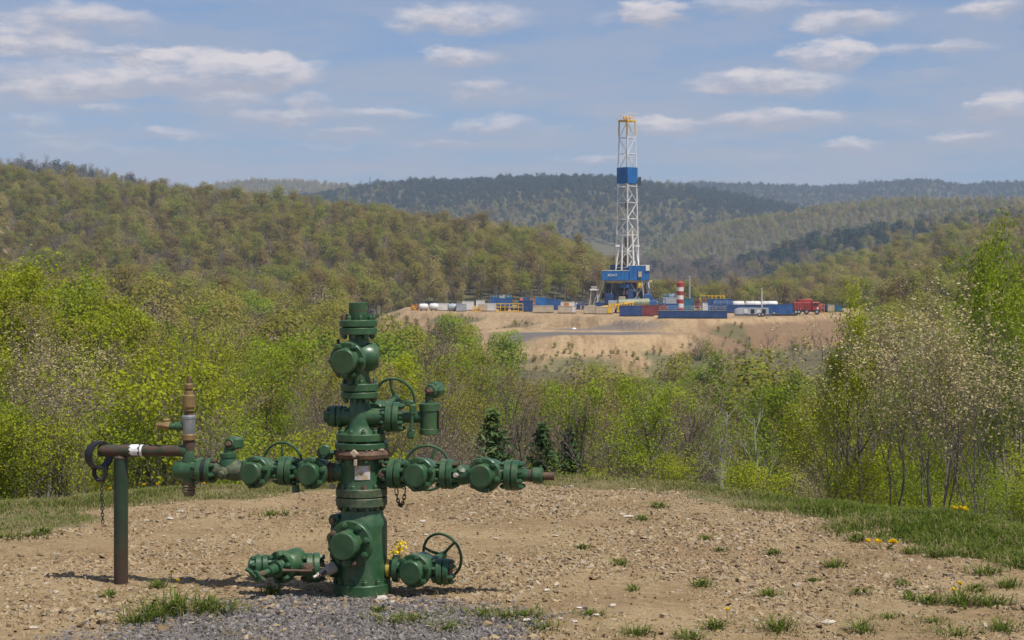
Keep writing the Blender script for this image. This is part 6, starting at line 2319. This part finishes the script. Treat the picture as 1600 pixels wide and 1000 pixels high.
# chips of shale and gravel
def chips(X, Y, size, g, flat=(.25, .6), sink=.25):
    n = len(X)
    Z = surf(X, Y)
    base = np.array([[-1, -1, -1], [1, -1, -1], [1, 1, -1], [-1, 1, -1], [-1, -1, 1], [1, -1, 1], [1, 1, 1], [-1, 1, 1]], float)
    v = np.repeat(base[None], n, 0)
    v = v * (1 + g.uniform(-.42, .30, v.shape))
    v[:, 4:, :2] *= g.uniform(.45, .9, (n, 1, 1))
    s = size[:, None] * np.stack([np.ones(n), g.uniform(.35, .9, n), g.uniform(flat[0], flat[1], n)], 1) * .5
    v = v * s[:, None, :]
    a_ = g.random(n) * 6.283
    tl, td_ = g.normal(0, .34, n), g.random(n) * 6.283
    v[:, :, 2] += v[:, :, 0] * (tl * np.cos(td_))[:, None] + v[:, :, 1] * (tl * np.sin(td_))[:, None]
    c, s_ = np.cos(a_)[:, None], np.sin(a_)[:, None]
    x = v[:, :, 0] * c - v[:, :, 1] * s_; y = v[:, :, 0] * s_ + v[:, :, 1] * c
    z = v[:, :, 2] + (size * (.5 - sink) * .4)[:, None]
    P_ = np.stack([x + X[:, None], y + Y[:, None], z + Z[:, None]], -1).reshape(-1, 3)
    f0 = np.array([[4, 5, 6, 7], [0, 1, 5, 4], [1, 2, 6, 5], [2, 3, 7, 6], [3, 0, 4, 7]])
    f = (f0[None] + (np.arange(n) * 8)[:, None, None]).reshape(-1, 4)
    return P_, f


def chip_mat(name, cols, rough=.9):
    m, nt, b = new_mat(name)
    at_ = nd(nt, 'ShaderNodeAttribute', attribute_name='tint')
    crr = nd(nt, 'ShaderNodeValToRGB')
    e = crr.color_ramp.elements
    while len(e) < len(cols): e.new(.5)
    for i, c in enumerate(cols):
        e[i].position = i / (len(cols) - 1); e[i].color = (*c, 1)
    n = noise(nt, 60, 4, .6, objpos(nt))
    nt.links.new(at_.outputs['Fac'], crr.inputs[0])
    nt.links.new(mixc(nt, rangen(nt, n.outputs['Fac'], .35, .7, 0, .35), crr.outputs[0], (.16, .115, .07)), b.inputs['Base Color'])
    b.inputs['Roughness'].default_value = rough
    b.inputs['Specular IOR Level'].default_value = .25
    return m


M['shale'] = chip_mat('shale_chips', [(.10, .075, .05), (.20, .135, .072), (.28, .195, .105), (.345, .25, .14), (.40, .305, .185), (.30, .25, .18), (.47, .395, .29)])
M['gravel'] = chip_mat('grey_gravel', [(.06, .056, .056), (.105, .098, .098), (.165, .155, .152), (.225, .21, .20), (.31, .28, .25)])
M['stone_pale'] = chip_mat('pale_stone', [(.36, .29, .20), (.47, .40, .31), (.60, .55, .48)])

N = 150000
Yv = np.sqrt(g6.uniform(11.6 ** 2, 22.5 ** 2, N)); px = g6.uniform(-60, 1660, N); Xv = (px - 800) / 2600 * Yv
dirt_v, grav_v = pad_masks(Xv, Yv)
pat = fbm(Xv / 1.1, Yv / 1.1, 151, 4) + 0.16 * sstep(640, 1000, px) * sstep(13.5, 16, Yv)
k = g6.random(N) < np.clip(.52 + pat * 2.0, .08, 1) * dirt_v * (1 - grav_v * .8) * .85
Xv, Yv, pat = Xv[k], Yv[k], pat[k]
size = 0.011 + g6.gamma(1.5, .0095, len(Xv)) * (1 + np.clip(pat, -.2, .4))
v, f = chips(Xv, Yv, np.clip(size, .010, .075), g6, (.18, .5))
tt = np.repeat(np.clip(g6.normal(.50, .24, len(Xv)), 0, 1), 5)
tag(link('shale_chips', mesh_arrays('shale_chips', v, f, M['shale'], tint=tt)), kind='stuff')
N = 42000
Xv = g6.uniform(-3.9, 1.6, N); Yv = g6.uniform(11.2, 13.9, N)
_, grav_v = pad_masks(Xv, Yv)
k = g6.random(N) < grav_v
Xv, Yv = Xv[k], Yv[k]
v, f = chips(Xv, Yv, np.clip(g6.gamma(4, .0052, len(Xv)), .008, .05), g6, (.35, .7))
tt = np.repeat(np.clip(g6.normal(.5, .25, len(Xv)), 0, 1), 5)
tag(link('grey_gravel', mesh_arrays('grey_gravel', v, f, M['gravel'], tint=tt)), kind='stuff')


def floor_at(px, py):
    Y = 6760.0 / (py - HZ)
    X = (px - 800) / 2600 * Y
    return X, Y, float(surf([X], [Y])[0])


def stone_mesh(seed, tone, mat):
    g = np.random.default_rng(seed)
    mb = MB()
    mb.lathe((0, 0, -.25), (0, 0, 1), [(0, .0), (.04, .34), (.22, .5), (.42, .43), (.52, .22), (.54, 0)], 9)
    v = np.array(mb.v)
    off = g.normal(0, .055, v.shape)
    v = v + off
    mb.v = [tuple(p) for p in v]
    me = mb.mesh('stone', mat, smooth=True, angle=28)
    a_ = me.attributes.new('tint', 'FLOAT', 'FACE')
    a_.data.foreach_set('value', np.full(len(me.polygons), tone, np.float32))
    return me


def dirt_words(px, py):
    cols_ = [(170, 'left of the pipe post'), (385, 'between the post and the lower left valve'), (530, 'by the lower left valve'), (650, 'by the wellhead foot'), (760, 'by the lower hand wheel'), (880, 'below the end of the right arm'),
             (1010, 'left of the middle of the open dirt'), (1160, 'in the middle of the open dirt'), (1290, 'below the grey trailer'), (1400, 'below the blossoming group'), (1500, 'near the dandelion tuft'), (1e9, 'at the right edge')]
    w = next(t_ for x_, t_ in cols_ if px < x_)
    return w + (', far back' if py < 830 else ', halfway back' if py < 900 else ', towards the front' if py < 955 else ', along the bottom edge')


ST = [stone_mesh(i, (.95, .6, .35, .8)[i % 4], M['stone_pale']) for i in range(4)] + [stone_mesh(20 + i, (.15, .75, .5)[i], M['shale']) for i in range(3)]


def stone(px, py, wpx, mi, label, group=None, flat=.6):
    X, Y, Z = floor_at(px, py)
    o = link('stone', ST[mi], None, (X, Y, Z + .01))
    s = wpx * Y / 2600
    o.scale = (s, s * .8, s * flat)
    o.rotation_euler = (0, 0, random.uniform(0, 6.28))
    tag(o, label, 'stone', group)
    return o


stone(597, 940, 21, 0, 'smooth pale stone at the foot of the wellhead base flange', flat=.75)
stone(613, 946, 11, 1, 'small pale stone right of the smooth pale one at the wellhead foot')
stone(823, 976, 14, 0, 'small white stone at the right end of the gravel patch near the bottom edge')
stone(52, 986, 15, 1, 'pale flat stone in the bottom left corner of the pad')
stone(982, 811, 18, 0, 'flat white chip of rock on the far dirt right of the arm end', flat=.3)
stone(957, 952, 15, 1, 'cream stone on the open dirt in the lower middle')
stone(1295, 971, 22, 3, 'pair of pale flat rocks between two grass tufts at lower right', flat=.35)
stone(484, 962, 12, 2, 'rounded tan stone in the gravel left of the wellhead base')
stone(87, 930, 13, 1, 'tan flat stone on the dirt left of the pipe post')
stone(872, 928, 20, 4, 'dark flat stone on the dirt right of the wheel shadow', flat=.35)
for i in range(48):
    px_i = g6.uniform(10, 1590)
    Yi = math.sqrt(g6.uniform(12.3 ** 2, 19.5 ** 2))
    if Yi > float(edge_y(DIRT_EDGE, px_i)) - .4 or abs(px_i - 566) < 70:
        continue
    stone(px_i, 445 + 6760 / Yi, g6.uniform(7, 14), int(g6.integers(0, 7)), 'loose stone ' + dirt_words(px_i, 445 + 6760 / Yi), 'loose stones on the dirt ' + dirt_words(px_i, 445 + 6760 / Yi), g6.uniform(.3, .6))


# tufts of grass on the dirt
def tuft_mesh(seed, n, h, spread, lean):
    g = np.random.default_rng(seed)
    a_ = g.random(n) * 6.283
    r_ = np.abs(g.normal(0, spread, n))
    base = np.stack([np.cos(a_) * r_, np.sin(a_) * r_, np.full(n, -.01)], 1)
    hh = h * g.uniform(.45, 1.1, n)
    v, q, t3 = blades(base, hh, g.uniform(.0035, .0085, n), g, lean, az=a_ + g.normal(0, .6, n))
    tt = np.where(g.random(n) < .14, .97, g.uniform(0, .7, n))
    return mesh_arrays('grass_tuft', v, [q, t3], M['grass'], tint=np.concatenate([tt, tt]))


TU = [tuft_mesh(1, 120, .21, .11, 1.35), tuft_mesh(2, 90, .15, .085, 1.6), tuft_mesh(3, 75, .10, .045, 1.5), tuft_mesh(4, 40, .085, .03, 1.4), tuft_mesh(5, 110, .075, .13, 1.5)]


def tuft(px, py, mi, sc, label, group=None):
    X, Y, Z = floor_at(px, py)
    o = link('grass_tuft', TU[mi], None, (X, Y, Z))
    o.scale = (sc, sc, sc)
    o.rotation_euler = (0, 0, random.uniform(0, 6.28))
    tag(o, label, 'grass', group)


G1 = 'grass tufts on the bare dirt'
tuft(272, 962, 0, 1.15, 'largest grass tuft in the gravel below the pipe post')
tuft(250, 966, 1, 1.2, 'grass tuft joined to the left side of the largest tuft in the gravel')
tuft(325, 958, 1, 1.15, 'low grass tuft right of the largest tuft in the gravel')
tuft(345, 962, 4, 1.2, 'flat spreading grass tuft at right of the low one in the gravel')
tuft(217, 977, 1, 1.1, 'grass tuft at the left edge of the gravel near the bottom')
tuft(247, 921, 2, 1.0, 'small grass tuft beside the yellow dandelion right of the post')
tuft(425, 932, 2, 1.1, 'thin grass tuft in the shade of the lower left valve')
tuft(1215, 984, 0, .78, 'big grass tuft at the bottom edge right of the middle')
tuft(1348, 985, 1, .9, 'low grass tuft at the bottom edge left of the corner tufts')
tuft(1305, 885, 1, .8, 'wide grass tuft in the middle of the right part of the dirt')
tuft(1502, 948, 1, 1.25, 'grass tuft with two dandelions at the lower right')
tuft(1550, 950, 1, 1.0, 'grass tuft right of the one with two dandelions')
tuft(1425, 938, 3, 1.3, 'small upright grass tuft left of the dandelion tuft')
tuft(1450, 947, 2, 1.1, 'small spiky grass tuft next to the dandelion tuft on its left')
tuft(1117, 981, 2, 1.1, 'grass tuft beside a single dandelion at the bottom middle')
for (px_i, py_i, mi, sc) in ((970, 884, 2, 1.), (1095, 914, 2, 1.), (990, 925, 3, 1.), (1200, 929, 2, 1.), (1342, 927, 2, .9), (1412, 914, 3, 1.1), (922, 964, 4, .8), (995, 992, 1, .8), (1077, 997, 1, .8), (1425, 868, 2, 1.), (1462, 873, 2, 1.2),
                             (1495, 995, 4, 1.), (1565, 988, 1, .9), (1540, 901, 1, 1.), (1577, 920, 1, .9), (820, 968, 4, 1.), (910, 858, 3, 1.1), (1030, 797, 2, 1.1), (1002, 815, 2, .9), (1102, 843, 2, .8), (1210, 864, 2, .9), (1125, 860, 3, .9), (1337, 845, 2, 1.2),
                             (170, 934, 3, 1.1), (50, 838, 4, 1.1), (10, 840, 4, 1.2), (65, 835, 2, 1.2), (425, 808, 4, 1.2), (590, 960, 3, 1.), (650, 974, 4, 1.1), (620, 976, 4, 1.1), (755, 966, 4, 1.), (790, 970, 4, 1.1), (700, 985, 4, 1.), (850, 985, 4, .9), (1390, 965, 4, .8), (1460, 975, 4, .8), (1525, 925, 2, 1.), (1590, 890, 1, 1.1), (1270, 905, 3, .9)):
    tuft(px_i, py_i, mi, sc, 'small grass tuft ' + dirt_words(px_i, py_i), 'grass tufts ' + dirt_words(px_i, py_i))


# dandelions and yellow weeds
def flower(px, py, h, label, group=None, heads=1, r=.022, cat='flower'):
    X, Y, Z = floor_at(px, py)
    root = empty('dandelion', (X, Y, Z), label, cat, group)
    for k in range(heads):
        dx, dy = (0, 0) if heads == 1 else (random.uniform(-.06, .06) * heads / 3, random.uniform(-.05, .05))
        hh = h * random.uniform(.85, 1.1)
        s_ = MB(); s_.tube([(dx * .3, dy * .3, 0), (dx * .8, dy * .8, hh * .6), (dx, dy, hh)], .0028, 5)
        so_ = link('stem', s_.mesh('stem', M['leaf_fresh']), root)
        P_ = np.zeros((26, 3)) + np.array([dx, dy, hh])
        gk = np.random.default_rng(int(px * 7 + py + k))
        a_ = gk.random(26) * 6.283
        el_ = gk.uniform(.05, 1.2, 26)
        dv = np.stack([np.cos(a_) * np.cos(el_), np.sin(a_) * np.cos(el_), np.sin(el_)], 1)
        sd_ = np.stack([-np.sin(a_), np.cos(a_), np.zeros(26)], 1)
        v = np.stack([P_ - sd_ * r * .15, P_ + dv * r * .6 - sd_ * r * .3, P_ + dv * r, P_ + dv * r * .6 + sd_ * r * .3], 1).reshape(-1, 3)
        link('flower_head', mesh_arrays('flower_head', v, np.arange(104).reshape(26, 4), M['petal'], tint=gk.random(26)), so_)


flower(1490, 943, .09, 'left of the two dandelions in the lower right grass tuft', r=.034)
flower(1500, 940, .12, 'right, taller of the two dandelions in the lower right grass tuft', r=.032)
flower(1136, 972, .09, 'single dandelion on the bare dirt at the bottom middle', r=.026)
flower(268, 908, .08, 'dandelion standing right of the pipe post foot', r=.024)
flower(278, 921, .07, 'orange yellow dandelion just below the one right of the post', r=.022)
flower(1378, 858, .07, 'cluster of yellow dandelions on the dirt at right of middle', heads=7, r=.036, cat='flowers')
flower(1497, 812, .14, 'cluster of yellow dandelions on the grassy lip below the blossoming trees', heads=6, r=.045, cat='flowers')
for px_i, py_i in ((172, 782), (225, 778), (246, 776), (318, 776), (326, 778)):
    flower(px_i, py_i, .15, 'yellow dandelion in the grass behind the pipe beam', 'dandelions in the left verge', r=.03)


def weed(px, py, h, label):
    X, Y, Z = floor_at(px, py)
    root = empty('flowering_weed', (X, Y, Z), label, 'weed')
    s_ = MB(); s_.tube([(0, 0, 0), (.01, 0, h * .5), (.025, 0, h)], .004, 5)
    for k in range(5):
        a_ = k * 1.3
        s_.tube([(.005, 0, h * (.2 + .12 * k)), (math.cos(a_) * .06, math.sin(a_) * .06, h * (.3 + .13 * k))], .0025, 4)
    st_ = link('stem', s_.mesh('stem', M['leaf_fresh']), root)
    gk = np.random.default_rng(int(px))
    n = 46
    pts = np.stack([gk.normal(.02, .035, n), gk.normal(0, .035, n), h * gk.uniform(.62, 1.06, n)], 1)
    v, f = leaf_quads(pts, .03, gk, .6, .8)
    link('blossoms', mesh_arrays('blossoms', v, f, M['petal'], tint=gk.random(n)), root)
    pts = np.stack([gk.normal(.01, .04, 24), gk.normal(0, .04, 24), h * gk.uniform(.1, .6, 24)], 1)
    v, f = leaf_quads(pts, .05, gk, .6, .3)
    link('leaves', mesh_arrays('leaves', v, f, M['leaf_fresh'], tint=gk.random(24)), root)


weed(611, 899, .22, 'yellow flowering weed close to the right side of the wellhead base')
weed(622, 888, .26, 'taller yellow flowering weed behind the lower right pipe')
bpy.context.view_layer.update()
